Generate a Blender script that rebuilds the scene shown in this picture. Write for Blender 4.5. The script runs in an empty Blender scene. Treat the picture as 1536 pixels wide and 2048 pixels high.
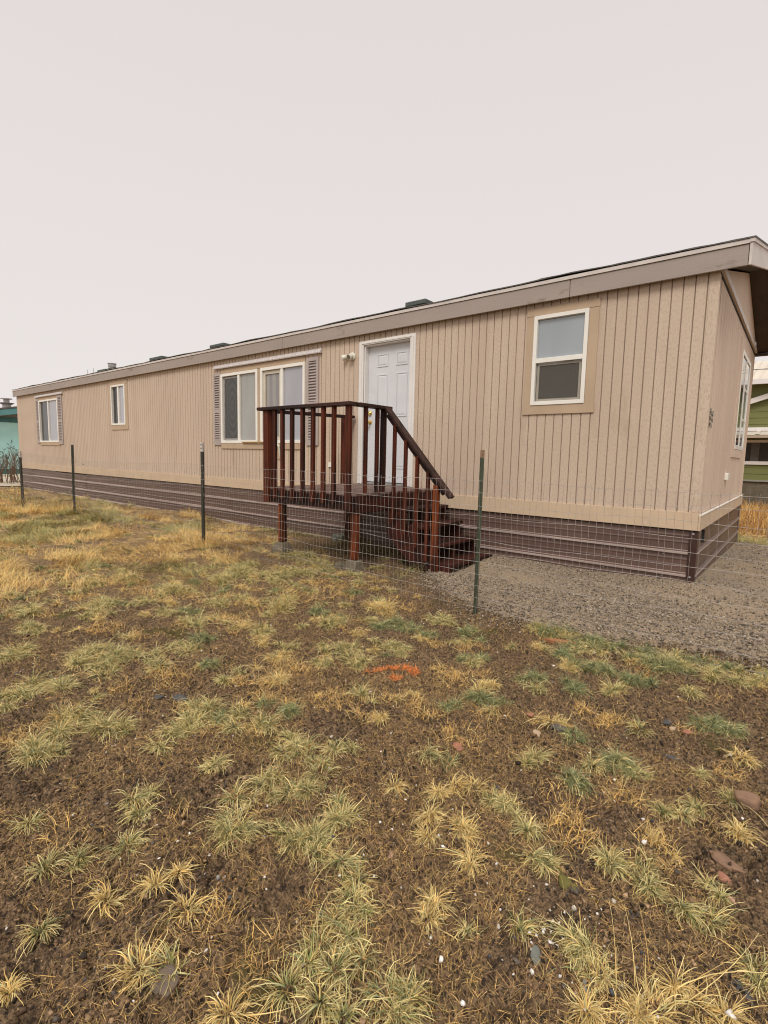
SKY = 1.0; EXPO = 0.35
import bpy, math, random
import numpy as np
from mathutils import Vector, Matrix, noise as mnoise
rng = np.random.default_rng(7); random.seed(7)
S = bpy.context.scene
COL = S.collection
R = math.radians
# ------------------------------------------------------------------ helpers
def tag(o, label=None, cat=None, group=None, kind=None):
    if label: o['label'] = label
    if cat: o['category'] = cat
    if group: o['group'] = group
    if kind: o['kind'] = kind
    return o
def empty(name, loc, label, cat, group=None):
    o = bpy.data.objects.new(name, None); COL.objects.link(o); o.location = loc
    o.empty_display_size = 0.2
    return tag(o, label, cat, group)
def rootloc(o):
    v = Vector((0, 0, 0))
    while o is not None:
        v += Vector(o.location); o = o.parent
    return v
def copy_tree(o, parent=None):
    c = o.copy(); COL.objects.link(c)
    if parent is not None: c.parent = parent
    for ch in list(o.children): copy_tree(ch, c)
    return c
class MB:
    def __init__(s): s.v = []; s.f = []
    def add(s, vs, fs):
        n = len(s.v); s.v += [tuple(p) for p in vs]; s.f += [tuple(i + n for i in f) for f in fs]; return s
    def box(s, x0, x1, y0, y1, z0, z1):
        return s.add([(x0,y0,z0),(x1,y0,z0),(x1,y1,z0),(x0,y1,z0),(x0,y0,z1),(x1,y0,z1),(x1,y1,z1),(x0,y1,z1)],
              [(0,3,2,1),(4,5,6,7),(0,1,5,4),(1,2,6,5),(2,3,7,6),(3,0,4,7)])
    def bar(s, a, b, w, h, up=(0,0,1)):
        a = Vector(a); b = Vector(b); d = (b-a).normalized(); r = d.cross(Vector(up))
        if r.length < 1e-4: r = d.cross(Vector((1,0,0)))
        r.normalize(); u = r.cross(d)
        vs = []
        for p in (a, b):
            for i, j in ((-1,-1),(1,-1),(1,1),(-1,1)): vs.append(p + r*(i*w/2) + u*(j*h/2))
        return s.add(vs, [(0,1,2,3),(7,6,5,4),(0,4,5,1),(1,5,6,2),(2,6,7,3),(3,7,4,0)])
    def tube(s, pts, rad, n=6, cap=True):
        pts = [Vector(p) for p in pts]
        if not hasattr(rad, '__len__'): rad = [rad]*len(pts)
        n0 = len(s.v); u = None
        for i, p in enumerate(pts):
            d = (pts[min(i+1, len(pts)-1)] - pts[max(i-1, 0)]).normalized()
            if u is None:
                u = d.cross(Vector((0,0,1)))
                if u.length < 1e-3: u = d.cross(Vector((1,0,0)))
            u = (u - d*u.dot(d)).normalized(); w = d.cross(u)
            for k in range(n):
                a = 2*math.pi*k/n
                s.v.append(tuple(p + (u*math.cos(a) + w*math.sin(a))*rad[i]))
        for i in range(len(pts)-1):
            for k in range(n):
                a = n0+i*n+k; b = n0+i*n+(k+1) % n
                s.f.append((a, b, b+n, a+n))
        if cap:
            s.f.append(tuple(n0+k for k in range(n))[::-1]); m = n0+(len(pts)-1)*n
            s.f.append(tuple(m+k for k in range(n)))
        return s
    def prism(s, poly, axis, a, b):      # poly of 2D points extruded along axis
        def P(u, v, t): return {'x': (t,u,v), 'y': (u,t,v), 'z': (u,v,t), 'yy': (u,t,v)}[axis]
        n = len(poly)
        vs = [P(u,v,a) for u,v in poly] + [P(u,v,b) for u,v in poly]
        return s.add(vs, [tuple(range(n))[::-1], tuple(range(n,2*n))] + [(i,(i+1)%n,(i+1)%n+n,i+n) for i in range(n)])
    def strip(s, prof, axis, a, b):      # open profile
        def P(u, v, t): return {'x': (t,u,v), 'y': (u,t,v)}[axis]
        n = len(prof)
        vs = [P(u,v,a) for u,v in prof] + [P(u,v,b) for u,v in prof]
        return s.add(vs, [(i,i+1,i+1+n,i+n) for i in range(n-1)])
    def build(s, name, mat, parent=None, label=None, bevel=0, smooth=False):
        me = bpy.data.meshes.new(name)
        off = rootloc(parent) if parent else Vector((0,0,0))
        me.from_pydata([tuple(Vector(p)-off) for p in s.v], [], s.f)
        me.materials.append(mat); me.validate(); me.update()
        bm_fix(me)
        if smooth:
            me.polygons.foreach_set('use_smooth', [True]*len(me.polygons))
        o = bpy.data.objects.new(name, me); COL.objects.link(o)
        if parent: o.parent = parent
        if label: o['label'] = label
        if bevel:
            m = o.modifiers.new('bevel', 'BEVEL'); m.width = bevel; m.segments = 1; m.limit_method = 'ANGLE'; m.angle_limit = R(40)
        return o
def bm_fix(me):
    import bmesh
    bm = bmesh.new(); bm.from_mesh(me)
    bmesh.ops.recalc_face_normals(bm, faces=bm.faces); bm.to_mesh(me); bm.free()
def npmesh(name, verts, quads, mat, cols=None, parent=None, smooth=False, tris=False):
    me = bpy.data.meshes.new(name); k = quads.shape[1]
    me.vertices.add(len(verts)); me.vertices.foreach_set('co', verts.astype(np.float32).ravel())
    me.loops.add(quads.size); me.loops.foreach_set('vertex_index', quads.astype(np.int32).ravel())
    me.polygons.add(len(quads)); me.polygons.foreach_set('loop_start', np.arange(0, quads.size, k, dtype=np.int32))
    me.polygons.foreach_set('loop_total', np.full(len(quads), k, dtype=np.int32))
    me.update(calc_edges=True)
    if smooth: me.polygons.foreach_set('use_smooth', np.ones(len(quads), dtype=bool))
    if cols is not None:
        a = me.color_attributes.new('Col', 'FLOAT_COLOR', 'POINT')
        c = np.ones((len(verts), 4), np.float32); c[:, :3] = cols; a.data.foreach_set('color', c.ravel())
    me.materials.append(mat)
    o = bpy.data.objects.new(name, me); COL.objects.link(o)
    if parent: o.parent = parent
    return o
# ------------------------------------------------------------------ materials
def nmat(name):
    m = bpy.data.materials.new(name); m.use_nodes = True
    nt = m.node_tree; b = nt.nodes['Principled BSDF']
    return m, nt, b
def N(nt, t, **kw):
    n = nt.nodes.new(t)
    for k, v in kw.items():
        if k in n.inputs: n.inputs[k].default_value = v
        else: setattr(n, k, v)
    return n
def mixc(nt, fac, a, b, blend='MIX'):
    n = nt.nodes.new('ShaderNodeMix'); n.data_type = 'RGBA'; n.blend_type = blend
    for s, v in ((0, fac), (6, a), (7, b)):
        if hasattr(v, 'links') or hasattr(v, 'is_linked'): nt.links.new(v, n.inputs[s])
        else: n.inputs[s].default_value = v if s == 0 else (*v[:3], 1)
    return n.outputs[2]
def coords(nt, scale=(1,1,1)):
    g = nt.nodes.new('ShaderNodeNewGeometry'); m = nt.nodes.new('ShaderNodeMapping'); m.inputs['Scale'].default_value = scale
    nt.links.new(g.outputs['Position'], m.inputs[0]); return m.outputs[0]
def noise_fac(nt, scale, detail=4, lo=.35, hi=.65, cs=(1,1,1), rough=.55):
    n = N(nt, 'ShaderNodeTexNoise', Scale=scale, Detail=detail, Roughness=rough)
    nt.links.new(coords(nt, cs), n.inputs['Vector'])
    r = N(nt, 'ShaderNodeMapRange'); r.inputs[1].default_value = lo; r.inputs[2].default_value = hi
    nt.links.new(n.outputs[0], r.inputs[0]); return r.outputs[0]
def bump(nt, b, hts):
    prev = None
    for h, st, di in hts:
        n = N(nt, 'ShaderNodeBump', Strength=st, Distance=di); nt.links.new(h, n.inputs['Height'])
        if prev: nt.links.new(prev, n.inputs['Normal'])
        prev = n.outputs[0]
    nt.links.new(prev, b.inputs['Normal'])
def paint(name, col, col2=None, rough=.6, nscale=2.0, cs=(1,1,1), dirt=None, bscale=60, bcs=(1,1,1), bst=.3, bdist=.002, lo=.35, hi=.65, metal=0, spec=.5):
    m, nt, b = nmat(name)
    c2 = col2 or tuple(x*.88 for x in col)
    c = mixc(nt, noise_fac(nt, nscale, 5, lo, hi, cs), col, c2)
    if dirt:
        dc, ds, dlo, dhi, dcs = dirt
        c = mixc(nt, noise_fac(nt, ds, 6, dlo, dhi, dcs, .65), c, dc)
    nt.links.new(c, b.inputs['Base Color']); b.inputs['Roughness'].default_value = rough
    b.inputs['Metallic'].default_value = metal; b.inputs['Specular IOR Level'].default_value = spec
    if bst: bump(nt, b, [(noise_fac(nt, bscale, 3, 0, 1, bcs), bst, bdist)])
    return m
M = {}
def paint2(name, *a, **k):
    m = paint(name, *a, **k); nt = m.node_tree; b = nt.nodes['Principled BSDF']; src = b.inputs['Base Color'].links[0].from_socket
    c = mixc(nt, noise_fac(nt, 70, 3, .46, .85, (1,1,.45), .6), src, (.40,.29,.215)); c2 = mixc(nt, noise_fac(nt, 1.1, 5, .50, .80, (1.6,1,.12), .6), c, (.49,.37,.28))
    nt.links.new(c2, b.inputs['Base Color']); return m
M['siding'] = paint2('siding_paint', (.61,.484,.370), (.55,.431,.327), .7, .9, (1,1,.35), ((.38,.28,.195), 3.0, .60, .80, (1,1,.25)), 85, (1,1,.8), .55, .003)
M['endsiding'] = paint('end_siding_paint', (.66,.515,.40), (.58,.45,.35), .75, 1.2, (1,1,.2), ((.42,.31,.225), 9, .52, .75, (1,5,.10)), 60, (1,3.0,.12), .8, .003)
M['groove'] = paint('groove_shade', (.33,.24,.18), (.25,.18,.135), .85, 6, (1,1,.2), bst=0)  # darker than the siding, the shade in the grooves is put into the colour
M['trim'] = paint('trim_paint', (.60,.455,.31), (.54,.41,.28), .65, 3, (1,1,1), ((.62,.52,.44), 7, .62, .8, (1,1,1)), 40, (.1,1,3), .3, .002)
M['trimwin'] = paint('window_trim_paint', (.50,.37,.25), (.45,.33,.22), .65, 3, (1,1,1), None, 40, (1,1,1), .3, .002)
M['fascia'] = paint('fascia_paint', (.36,.30,.26), (.325,.27,.235), .6, 1.4, (.6,1,2), ((.25,.205,.165), 1.6, .60, .66, (1,1,2.2)), 50, (.12,1,2), .5, .003)
M['rakefascia'] = paint('rake_fascia_paint', (.66,.60,.55), (.56,.50,.46), .6, 6, (1,1,1), None, 40, (1,1,1), .4, .002)
M['shingle'] = paint('roof_shingle', (.15,.14,.125), (.085,.08,.07), .9, 14, (1,1,1), None, 120, (1,1,1), .8, .006)
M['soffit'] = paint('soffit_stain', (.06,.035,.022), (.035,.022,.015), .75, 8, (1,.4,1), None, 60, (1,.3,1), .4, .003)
M['skirt'] = paint('skirting_metal', (.132,.078,.060), (.095,.056,.043), .42, 1.5, (.5,1,2), ((.20,.14,.125), 4, .62, .85, (.25,1,3)), 30, (.2,1,3), .15, .002, spec=.6)
M['skirtlit'] = paint('skirting_rib_lit', (.41,.32,.285), (.33,.25,.22), .45, 3, (.5,1,1), None, 30, bst=.1)  # pale tone stands in for sky light caught on the rib tops
M['white'] = paint('white_vinyl', (.84,.81,.74), (.79,.76,.69), .35, 4, bst=.05)
M['whitepaint'] = paint('white_door_paint', (.66,.67,.69), (.62,.63,.65), .4, 3, bst=.06)
M['whitetrim'] = paint('white_casing_paint', (.80,.77,.73), (.74,.71,.66), .5, 3, (1,1,1), ((.5,.44,.38), 9, .68, .85, (1,1,.5)), bst=.1)
M['shutter'] = paint('shutter_vinyl', (.43,.36,.33), (.38,.32,.29), .5, 5, bst=.1)
M['galv'] = paint('galvanised_metal', (.42,.40,.38), (.30,.28,.27), .4, 20, bst=.05, metal=.3)
M['wire'] = paint('fence_wire', (.46,.41,.37), (.28,.24,.21), .5, 9, bst=0, metal=.1)
M['post'] = paint('green_post_paint', (.065,.085,.050), (.05,.06,.036), .55, 25, (1,1,1), ((.16,.085,.045), 22, .58, .7, (1,1,.5)), 90, bst=.3)
M['postdark'] = paint('dark_post_paint', (.030,.036,.026), (.05,.045,.03), .6, 25, (1,1,1), ((.12,.075,.04), 20, .6, .7, (1,1,.5)), 90, bst=.3)
M['posttip'] = paint('white_post_tip', (.62,.58,.52), (.45,.40,.34), .6, 30, bst=.2)
M['conc'] = paint('pier_concrete', (.17,.135,.09), (.11,.09,.06), .9, 9, (1,1,1), ((.12,.10,.06), 6, .48, .62, (1,1,1)), 60, bst=.6, bdist=.006)
M['brass'] = paint('brass', (.72,.52,.16), (.62,.42,.12), .22, 9, bst=0, metal=.9)
M['cream'] = paint('cream_plastic', (.72,.70,.60), (.66,.63,.52), .4, 9, bst=.02)
M['dark'] = paint('dark_interior', (.02,.018,.016), (.012,.012,.012), .8, 4, bst=0)
M['lens'] = paint('lamp_lens', (.22,.20,.14), (.12,.11,.08), .15, 9, bst=0)
M['ventgreen'] = paint('weathered_vent_metal', (.095,.115,.10), (.06,.07,.06), .6, 12, (1,1,1), ((.2,.19,.17), 10, .6, .75, (1,1,1)), 60, bst=.4)
M['ink'] = paint('dark_green_ink', (.10,.12,.095), (.16,.16,.125), .7, 60, bst=0)
M['polewood'] = paint('yellow_pole_wood', (.48,.30,.10), (.30,.17,.06), .5, 12, (3,1,1), None, 60, bst=.2)
def wood(name, a, b_, c_, grain):
    m, nt, b = nmat(name)
    f = noise_fac(nt, 9, 6, .3, .7, grain, .7); g = noise_fac(nt, 3.5, 4, .42, .62, grain, .6)
    c = mixc(nt, f, a, b_); c = mixc(nt, g, c, c_)
    nt.links.new(c, b.inputs['Base Color']); b.inputs['Roughness'].default_value = .6
    b.inputs['Specular IOR Level'].default_value = .2
    bump(nt, b, [(noise_fac(nt, 22, 4, 0, 1, grain), .35, .004)])
    return m
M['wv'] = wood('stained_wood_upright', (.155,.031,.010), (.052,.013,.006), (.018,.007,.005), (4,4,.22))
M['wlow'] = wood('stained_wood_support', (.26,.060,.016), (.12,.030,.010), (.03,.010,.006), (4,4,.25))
M['wx'] = wood('stained_wood_lengthwise', (.034,.010,.007), (.018,.008,.006), (.012,.007,.006), (.25,4,4))  # stain darkened further to stand in for shade below the deck
M['wy'] = wood('stained_wood_crosswise', (.085,.020,.010), (.030,.010,.007), (.014,.007,.006), (4,.25,4))  # stain also darkened for the shade under deck and stairs
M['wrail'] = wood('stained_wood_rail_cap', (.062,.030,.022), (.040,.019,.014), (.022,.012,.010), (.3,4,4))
M['wdeck'] = wood('weathered_deck_stain', (.12,.055,.04), (.30,.235,.20), (.07,.028,.020), (.6,5,4))
def glassy(name, c1, c2, sc=1.2, cs=(1,1,.3), rough=.05, ior=2.0):
    m, nt, b = nmat(name)
    nt.links.new(mixc(nt, noise_fac(nt, sc, 3, .3, .7, cs), c1, c2), b.inputs['Base Color'])
    b.inputs['Roughness'].default_value = rough; b.inputs['IOR'].default_value = ior
    return m
M['pane_blue'] = glassy('window_reflection_blue', (.36,.40,.43), (.25,.285,.305))  # blue, grey and violet panes have reflected sky mixed into their base colour
M['pane_grey'] = glassy('window_reflection_grey', (.38,.375,.34), (.24,.24,.215))
M['pane_viol'] = glassy('window_reflection_violet', (.42,.42,.45), (.30,.30,.33))
M['pane_cur'] = glassy('window_glass_curtain', (.38,.35,.31), (.17,.16,.15), 7, (1,1,.05))
M['pane_dark'] = glassy('window_glass_dark', (.035,.034,.032), (.02,.02,.02), 3, ior=1.5)
def screen():
    m, nt, b = nmat('insect_screen')
    w = N(nt, 'ShaderNodeTexWave', Scale=2.2, Distortion=6.0, Detail=1.0); w.wave_type = 'RINGS'
    w.inputs['Detail Scale'].default_value = .6
    nt.links.new(coords(nt, (1,1,.6)), w.inputs['Vector'])
    c = mixc(nt, noise_fac(nt, 260, 1, .3, .7), (.055,.052,.045), (.105,.095,.078))
    nt.links.new(c, b.inputs['Base Color']); b.inputs['Roughness'].default_value = .8
    return m
M['screen'] = screen()
def screen2():
    m, nt, b = nmat('insect_screen_dark')
    w = N(nt, 'ShaderNodeTexWave', Scale=.16); w.wave_type = 'RINGS'; w.rings_direction = 'Y'
    w.inputs['Distortion'].default_value = 3.2; w.inputs['Detail Scale'].default_value = .35; w.inputs['Detail'].default_value = 1.5
    mp = nt.nodes.new('ShaderNodeMapping'); g = nt.nodes.new('ShaderNodeNewGeometry')
    mp.inputs['Location'].default_value = (8.92*28, 0, -2.32*12); mp.inputs['Scale'].default_value = (28, 0, 12)
    nt.links.new(g.outputs['Position'], mp.inputs[0]); nt.links.new(mp.outputs[0], w.inputs['Vector'])
    c = mixc(nt, w.outputs[0], (.055,.057,.055), (.085,.085,.08))
    nt.links.new(c, b.inputs['Base Color']); b.inputs['Roughness'].default_value = .5
    return m
M['screen2'] = screen2()
def vcol(name, rough=.75, nscale=40, amt=.35, spec=.3):
    m, nt, b = nmat(name)
    a = nt.nodes.new('ShaderNodeAttribute'); a.attribute_name = 'Col'
    hs = N(nt, 'ShaderNodeHueSaturation'); r = N(nt, 'ShaderNodeMapRange')
    n = N(nt, 'ShaderNodeTexNoise', Scale=nscale, Detail=2.0); nt.links.new(coords(nt), n.inputs['Vector'])
    r.inputs[3].default_value = 1-amt; r.inputs[4].default_value = 1+amt; r.inputs[1].default_value = .3; r.inputs[2].default_value = .7
    nt.links.new(n.outputs[0], r.inputs[0]); nt.links.new(r.outputs[0], hs.inputs['Value']); nt.links.new(a.outputs['Color'], hs.inputs['Color'])
    nt.links.new(hs.outputs[0], b.inputs['Base Color']); b.inputs['Roughness'].default_value = rough; b.inputs['Specular IOR Level'].default_value = spec
    return m
M['blade'] = vcol('grass_blade', .65, 30, .2)
M['stone'] = vcol('loose_stone', .8, 120, .35)
# ------------------------------------------------------------------ terrain functions
def _h(ix, iy, seed):
    n = (ix.astype(np.int64)*374761393 + iy.astype(np.int64)*668265263 + seed*982451653) & 0x7fffffff
    n = ((n ^ (n >> 13))*1274126177) & 0x7fffffff
    return ((n ^ (n >> 16)) & 0xffff)/65535.0
def vnoise(x, y, seed=0):
    ix = np.floor(x); iy = np.floor(y); fx = x-ix; fy = y-iy
    fx = fx*fx*(3-2*fx); fy = fy*fy*(3-2*fy)
    a = _h(ix,iy,seed); b = _h(ix+1,iy,seed); c = _h(ix,iy+1,seed); d = _h(ix+1,iy+1,seed)
    return (a*(1-fx)+b*fx)*(1-fy) + (c*(1-fx)+d*fx)*fy
def fbm(x, y, f, oct_, seed=0, g=.5):
    s = 0; a = 1; t = 0
    for i in range(oct_):
        s = s + a*vnoise(x*f+i*17.3, y*f-i*9.1, seed+i); t += a; a *= g; f *= 2.03
    return s/t
CTRL = np.array([(0,1,-.02),(-1.4,.3,-.02),(-3,.6,0),(0,3,-.03),(-2.24,4.05,-.05),(-.77,6.0,.10),(-2.9,6,.08),(.5,5,.03),(1,8,.05),(-.77,10.9,-.03),
 (-3.2,5,0),(-4.07,4.35,0),(-5.4,4.4,.03),(-6.7,4.05,.06),(-11.5,4.05,.10),(-14.6,4.05,-.08),(-13,6,-.02),(-22,6,-.02),(-8.3,2,0),(-5,2.5,0),(-12,2,.03),
 (-18,2,0),(-26,7,-.02),(-24,2,0),(3,3,0),(3,10,.03),(-5,6,-.01),(-8,6,-.02),(-3,-2,0),(5,0,0),(-10,-2,0)])
def smooth(a, b, x):
    t = np.clip((x-a)/(b-a), 0, 1); return t*t*(3-2*t)
EDGE = np.array([(-40,9.0),(-4.3,5.9),(-3.35,5.05),(-3.05,4.80),(-2.8,4.50),(-2.32,4.17),(-1.74,4.11),(-1.11,4.10),(-.66,4.16),(-.32,4.19),(.3,4.15),(3,3.6),(12,2.6)])
def gravel_d(x, y):       # >0 inside the gravel
    e = np.interp(x, EDGE[:,0], EDGE[:,1])
    d = y - e + (fbm(x, y, 2.2, 3, 40)-.5)*.35
    far = 10.9 - y + (fbm(x, y, 1.1, 3, 44)-.5)*.9
    return np.minimum(np.minimum(d, far), (x+4.0)*.8)
def base_h(x, y):
    num = 0; den = 1e-3
    for cx, cy, cz in CTRL:
        w = 1/((x-cx)**2+(y-cy)**2+.25)**1.5
        num = num + w*cz; den = den + w
    return num/den
def vor_edge(x, y, f, seed):
    px = x*f; py = y*f; ix = np.floor(px); iy = np.floor(py); d1 = np.full(px.shape, 9.); d2 = np.full(px.shape, 9.)
    for i in (-1,0,1):
        for j in (-1,0,1):
            cx = ix+i; cy = iy+j; qx = cx+.1+.8*_h(cx,cy,seed); qy = cy+.1+.8*_h(cx,cy,seed+7)
            d = np.hypot(qx-px, qy-py); m = d < d1; d2 = np.where(m, d1, np.minimum(d2, d)); d1 = np.where(m, d, d1)
    return (d2-d1)/f
def near_cracks(x, y):
    wx = x+(fbm(x,y,9,3,101)-.5)*.09; wy = y+(fbm(x,y,9,3,104)-.5)*.09
    e = vor_edge(wx, wy, 6.5, 200); m = smooth(.46,.60,fbm(x,y,1.5,3,210))
    e2 = vor_edge(wx+3, wy, 19, 230); m2 = smooth(.40,.55,fbm(x,y,2.5,3,240))
    return .030*np.exp(-(e/.0075)**2)*m + .014*np.exp(-(e2/.006)**2)*m2
def hgt(x, y):
    x = np.asarray(x, float); y = np.asarray(y, float)
    r = np.hypot(x, y); near = 1-smooth(14, 40, r)
    g = smooth(-.1, .15, gravel_d(x, y))
    h = base_h(x, y)*near
    rel = 1-.75*g
    h = h + ((fbm(x,y,1.6,3,1)-.5)*.06*rel + (fbm(x,y,7,3,5)-.5)*.035*rel)*near
    fine = 1-smooth(4, 9, r)
    c = fbm(x,y,28,3,9); h = h + (np.abs(c-.5)*2*.040*(1-.6*g) + (fbm(x,y,80,2,12)-.5)*.020)*fine
    if near_cracks is not None: h = h - near_cracks(x, y)*fine*(1-g)
    # short shrinkage cracks in the bare soil
    k = np.abs(fbm(x+3,y,3.3,3,21)-.5); h = h - .035*np.exp(-(k/.012)**2)*smooth(.48,.58,fbm(x,y,1.1,2,25))*fine*(1-g)
    h = h + .03*g*near
    return h
# ------------------------------------------------------------------ ground sheet
def axis(segs):
    out = [segs[0][0]]
    for a, b, st in segs:
        n = max(1, int(round((b-a)/st))); out += list(np.linspace(a, b, n+1)[1:])
    return np.array(out)
xs = axis([(-400,-120,40),(-120,-40,8),(-40,-20,1.0),(-20,-9,.12),(-9,-5,.04),(-5,-3,.02),(-3,.7,.0075),(.7,4,.1),(4,20,1),(20,60,8),(60,400,40)])
ys = axis([(-60,-4,8),(-4,0,.3),(0,.25,.05),(.25,3.2,.0075),(3.2,5.2,.02),(5.2,8,.06),(8,14,.2),(14,40,1.0),(40,120,8),(120,500,40)])
X, Y = np.meshgrid(xs, ys); Z = hgt(X, Y)
nx, ny = len(xs), len(ys)
V = np.stack([X.ravel(), Y.ravel(), Z.ravel()], 1)
ii = (np.arange(ny-1)[:,None]*nx + np.arange(nx-1)[None,:]).ravel()
Q = np.stack([ii, ii+1, ii+1+nx, ii+nx], 1)
def soil():
    m, nt, b = nmat('bare_soil')
    f1 = noise_fac(nt, 3.0, 6, .35, .65, rough=.65); f2 = noise_fac(nt, 38, 5, .38, .64, rough=.7); f3 = noise_fac(nt, 150, 3, .45, .7)
    c = mixc(nt, f1, (.215,.132,.070), (.088,.054,.030))
    c = mixc(nt, f2, c, (.31,.20,.105)); c = mixc(nt, f3, c, (.026,.016,.010))
    sp = noise_fac(nt, 75, 3, .66, .72); c = mixc(nt, sp, c, (.36,.27,.18)); vo = N(nt, 'ShaderNodeTexVoronoi', Scale=95.0); nt.links.new(coords(nt), vo.inputs['Vector']); sc_ = nt.nodes.new('ShaderNodeSeparateColor'); nt.links.new(vo.outputs['Color'], sc_.inputs[0]); rr_ = N(nt, 'ShaderNodeMapRange'); rr_.inputs[1].default_value = .5; rr_.inputs[2].default_value = 1.0; nt.links.new(sc_.outputs[1], rr_.inputs[0]); c = mixc(nt, rr_.outputs[0], c, (.032,.022,.015))
    mo = noise_fac(nt, 2.3, 4, .62, .70); c2 = mixc(nt, mo, c, (.085,.070,.022))
    # dried-grass tint of the far lawn
    g = nt.nodes.new('ShaderNodeNewGeometry'); s = nt.nodes.new('ShaderNodeSeparateXYZ'); nt.links.new(g.outputs['Position'], s.inputs[0])
    r = N(nt, 'ShaderNodeMapRange'); r.inputs[1].default_value = -4.5; r.inputs[2].default_value = -9; nt.links.new(s.outputs[0], r.inputs[0])
    fm = nt.nodes.new('ShaderNodeMath'); fm.operation = 'MULTIPLY'; nt.links.new(r.outputs[0], fm.inputs[0]); nt.links.new(noise_fac(nt, 1.7, 5, .40, .56, rough=.7), fm.inputs[1])
    c3 = mixc(nt, fm.outputs[0], c2, mixc(nt, noise_fac(nt, 11, 5, .42, .60, rough=.75), (.19,.12,.055), (.50,.34,.14)))
    r2 = N(nt, 'ShaderNodeMapRange'); r2.inputs[1].default_value = 10.5; r2.inputs[2].default_value = 12; nt.links.new(s.outputs[1], r2.inputs[0])
    c4 = mixc(nt, r2.outputs[0], c3, mixc(nt, noise_fac(nt, 1.5, 4, .4, .6), (.34,.19,.07), (.20,.105,.04)))
    nt.links.new(c4, b.inputs['Base Color']); b.inputs['Roughness'].default_value = .9; b.inputs['Specular IOR Level'].default_value = .25
    bump(nt, b, [(noise_fac(nt, 60, 5, 0, 1, rough=.7), 1.0, .012), (noise_fac(nt, 220, 3, 0, 1), .8, .004)])
    return m
tag(npmesh('ground', V, Q, soil(), smooth=True), kind='structure')
# gravel pad: sheet laid over the soil
gx = axis([(-4.4,-3.4,.05),(-3.4,.7,.025),(.7,3,.1),(3,14,1)]); gy = axis([(2.6,3.9,.2),(3.9,6.2,.025),(6.2,12.5,.1)])
GX, GY = np.meshgrid(gx, gy); gd = gravel_d(GX, GY)
GZ = hgt(GX, GY) + np.where(gd > 0, .012+.008*vnoise(GX*40, GY*40, 3), -.03)
gn = len(gx); gi = (np.arange(len(gy)-1)[:,None]*gn + np.arange(gn-1)[None,:]).ravel()
GQ = np.stack([gi, gi+1, gi+1+gn, gi+gn], 1); keep = (gd.ravel()[GQ] > -.12).any(1)
def gravelmat():
    m, nt, b = nmat('crushed_gravel')
    v = N(nt, 'ShaderNodeTexVoronoi', Scale=55.0); nt.links.new(coords(nt), v.inputs['Vector'])
    sx = nt.nodes.new('ShaderNodeSeparateColor'); nt.links.new(v.outputs['Color'], sx.inputs[0])
    c = mixc(nt, sx.outputs[0], (.14,.107,.074), (.34,.267,.187)); c = mixc(nt, noise_fac(nt, .9, 4, .42, .55), c, (.29,.215,.14))
    d = N(nt, 'ShaderNodeMapRange'); d.inputs[1].default_value = .25; d.inputs[2].default_value = .9; nt.links.new(v.outputs['Distance'], d.inputs[0])
    nt.links.new(c, b.inputs['Base Color']); b.inputs['Roughness'].default_value = .9
    inv = nt.nodes.new('ShaderNodeMath'); inv.operation = 'SUBTRACT'; inv.inputs[0].default_value = 1; nt.links.new(v.outputs['Distance'], inv.inputs[1])
    bump(nt, b, [(inv.outputs[0], 1.0, .010), (noise_fac(nt, 180, 3, 0, 1), .6, .004)])
    return m
M['gravelm'] = gravelmat()
tag(npmesh('gravel_path', np.stack([GX.ravel(), GY.ravel(), GZ.ravel()], 1), GQ[keep], M['gravelm'], smooth=True), kind='structure')
# ------------------------------------------------------------------ mobile home
X0, X1, Y0, YB = -.766, -22.2, 6.071, 10.87
ZT, ZE, RY, RZ = .69, 3.30, 8.47, 3.90
home = empty('mobile_home', (-11.5, 8.47, 0), 'long tan single-storey mobile home with grooved siding, brown metal skirting and low gable roof', 'mobile home')
doorw = (-5.40, -4.50, .95, 3.09)
opens = [doorw, (-2.64,-2.0,2.05,3.10), (-9.27,-6.74,1.59,2.96), (-19.88,-18.23,1.62,2.98), (-14.38,-13.57,2.06,3.09)]
fr = MB(); gv = MB()
GS = .1055; GW = .0115; GD = .009
def intervals(xa, xb, z0, z1):
    zs = [(z0, z1)]
    for a, b, c, d in opens:
        if a-1e-6 <= xa and xb <= b+1e-6:
            out = []
            for p, q in zs:
                if d <= p or c >= q: out.append((p, q))
                else:
                    if c > p: out.append((p, c))
                    if d < q: out.append((d, q))
            zs = out
    return zs
def cols(a, b, mb, y, z0, z1, side):
    cuts = sorted({a, b} | {v for o in opens for v in o[:2] if a < v < b})
    for p, q in zip(cuts[:-1], cuts[1:]):
        for c, d in intervals(p, q, z0, z1):
            mb.add([(p,y,c),(q,y,c),(q,y,d),(p,y,d)], [(0,1,2,3)])
            if side:
                for xx in ((a,) if p == a else ()) + ((b,) if q == b else ()):
                    mb.add([(xx,y,c),(xx,y+GD,c),(xx,y+GD,d),(xx,y,d)], [(0,1,2,3)])
x = X0
while x > X1:
    xa = max(x-GS+GW, X1); cols(xa, x, fr, Y0, ZT+.01, ZE+.02, True)
    if xa > X1: cols(max(xa-GW, X1), xa, gv, Y0+GD, ZT+.01, ZE+.02, False)
    x -= GS
# reveals of the openings
for a, b, c, d in opens:
    fr.box(a-.03, a, Y0+.012, Y0+.14, c, d).box(b, b+.03, Y0+.012, Y0+.14, c, d).box(a-.03, b+.03, Y0+.012, Y0+.14, d, d+.03).box(a-.03, b+.03, Y0+.012, Y0+.14, c-.03, c)
fr.build('front_wall', M['siding'], home); gv.build('siding_groove', M['groove'], home)
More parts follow.
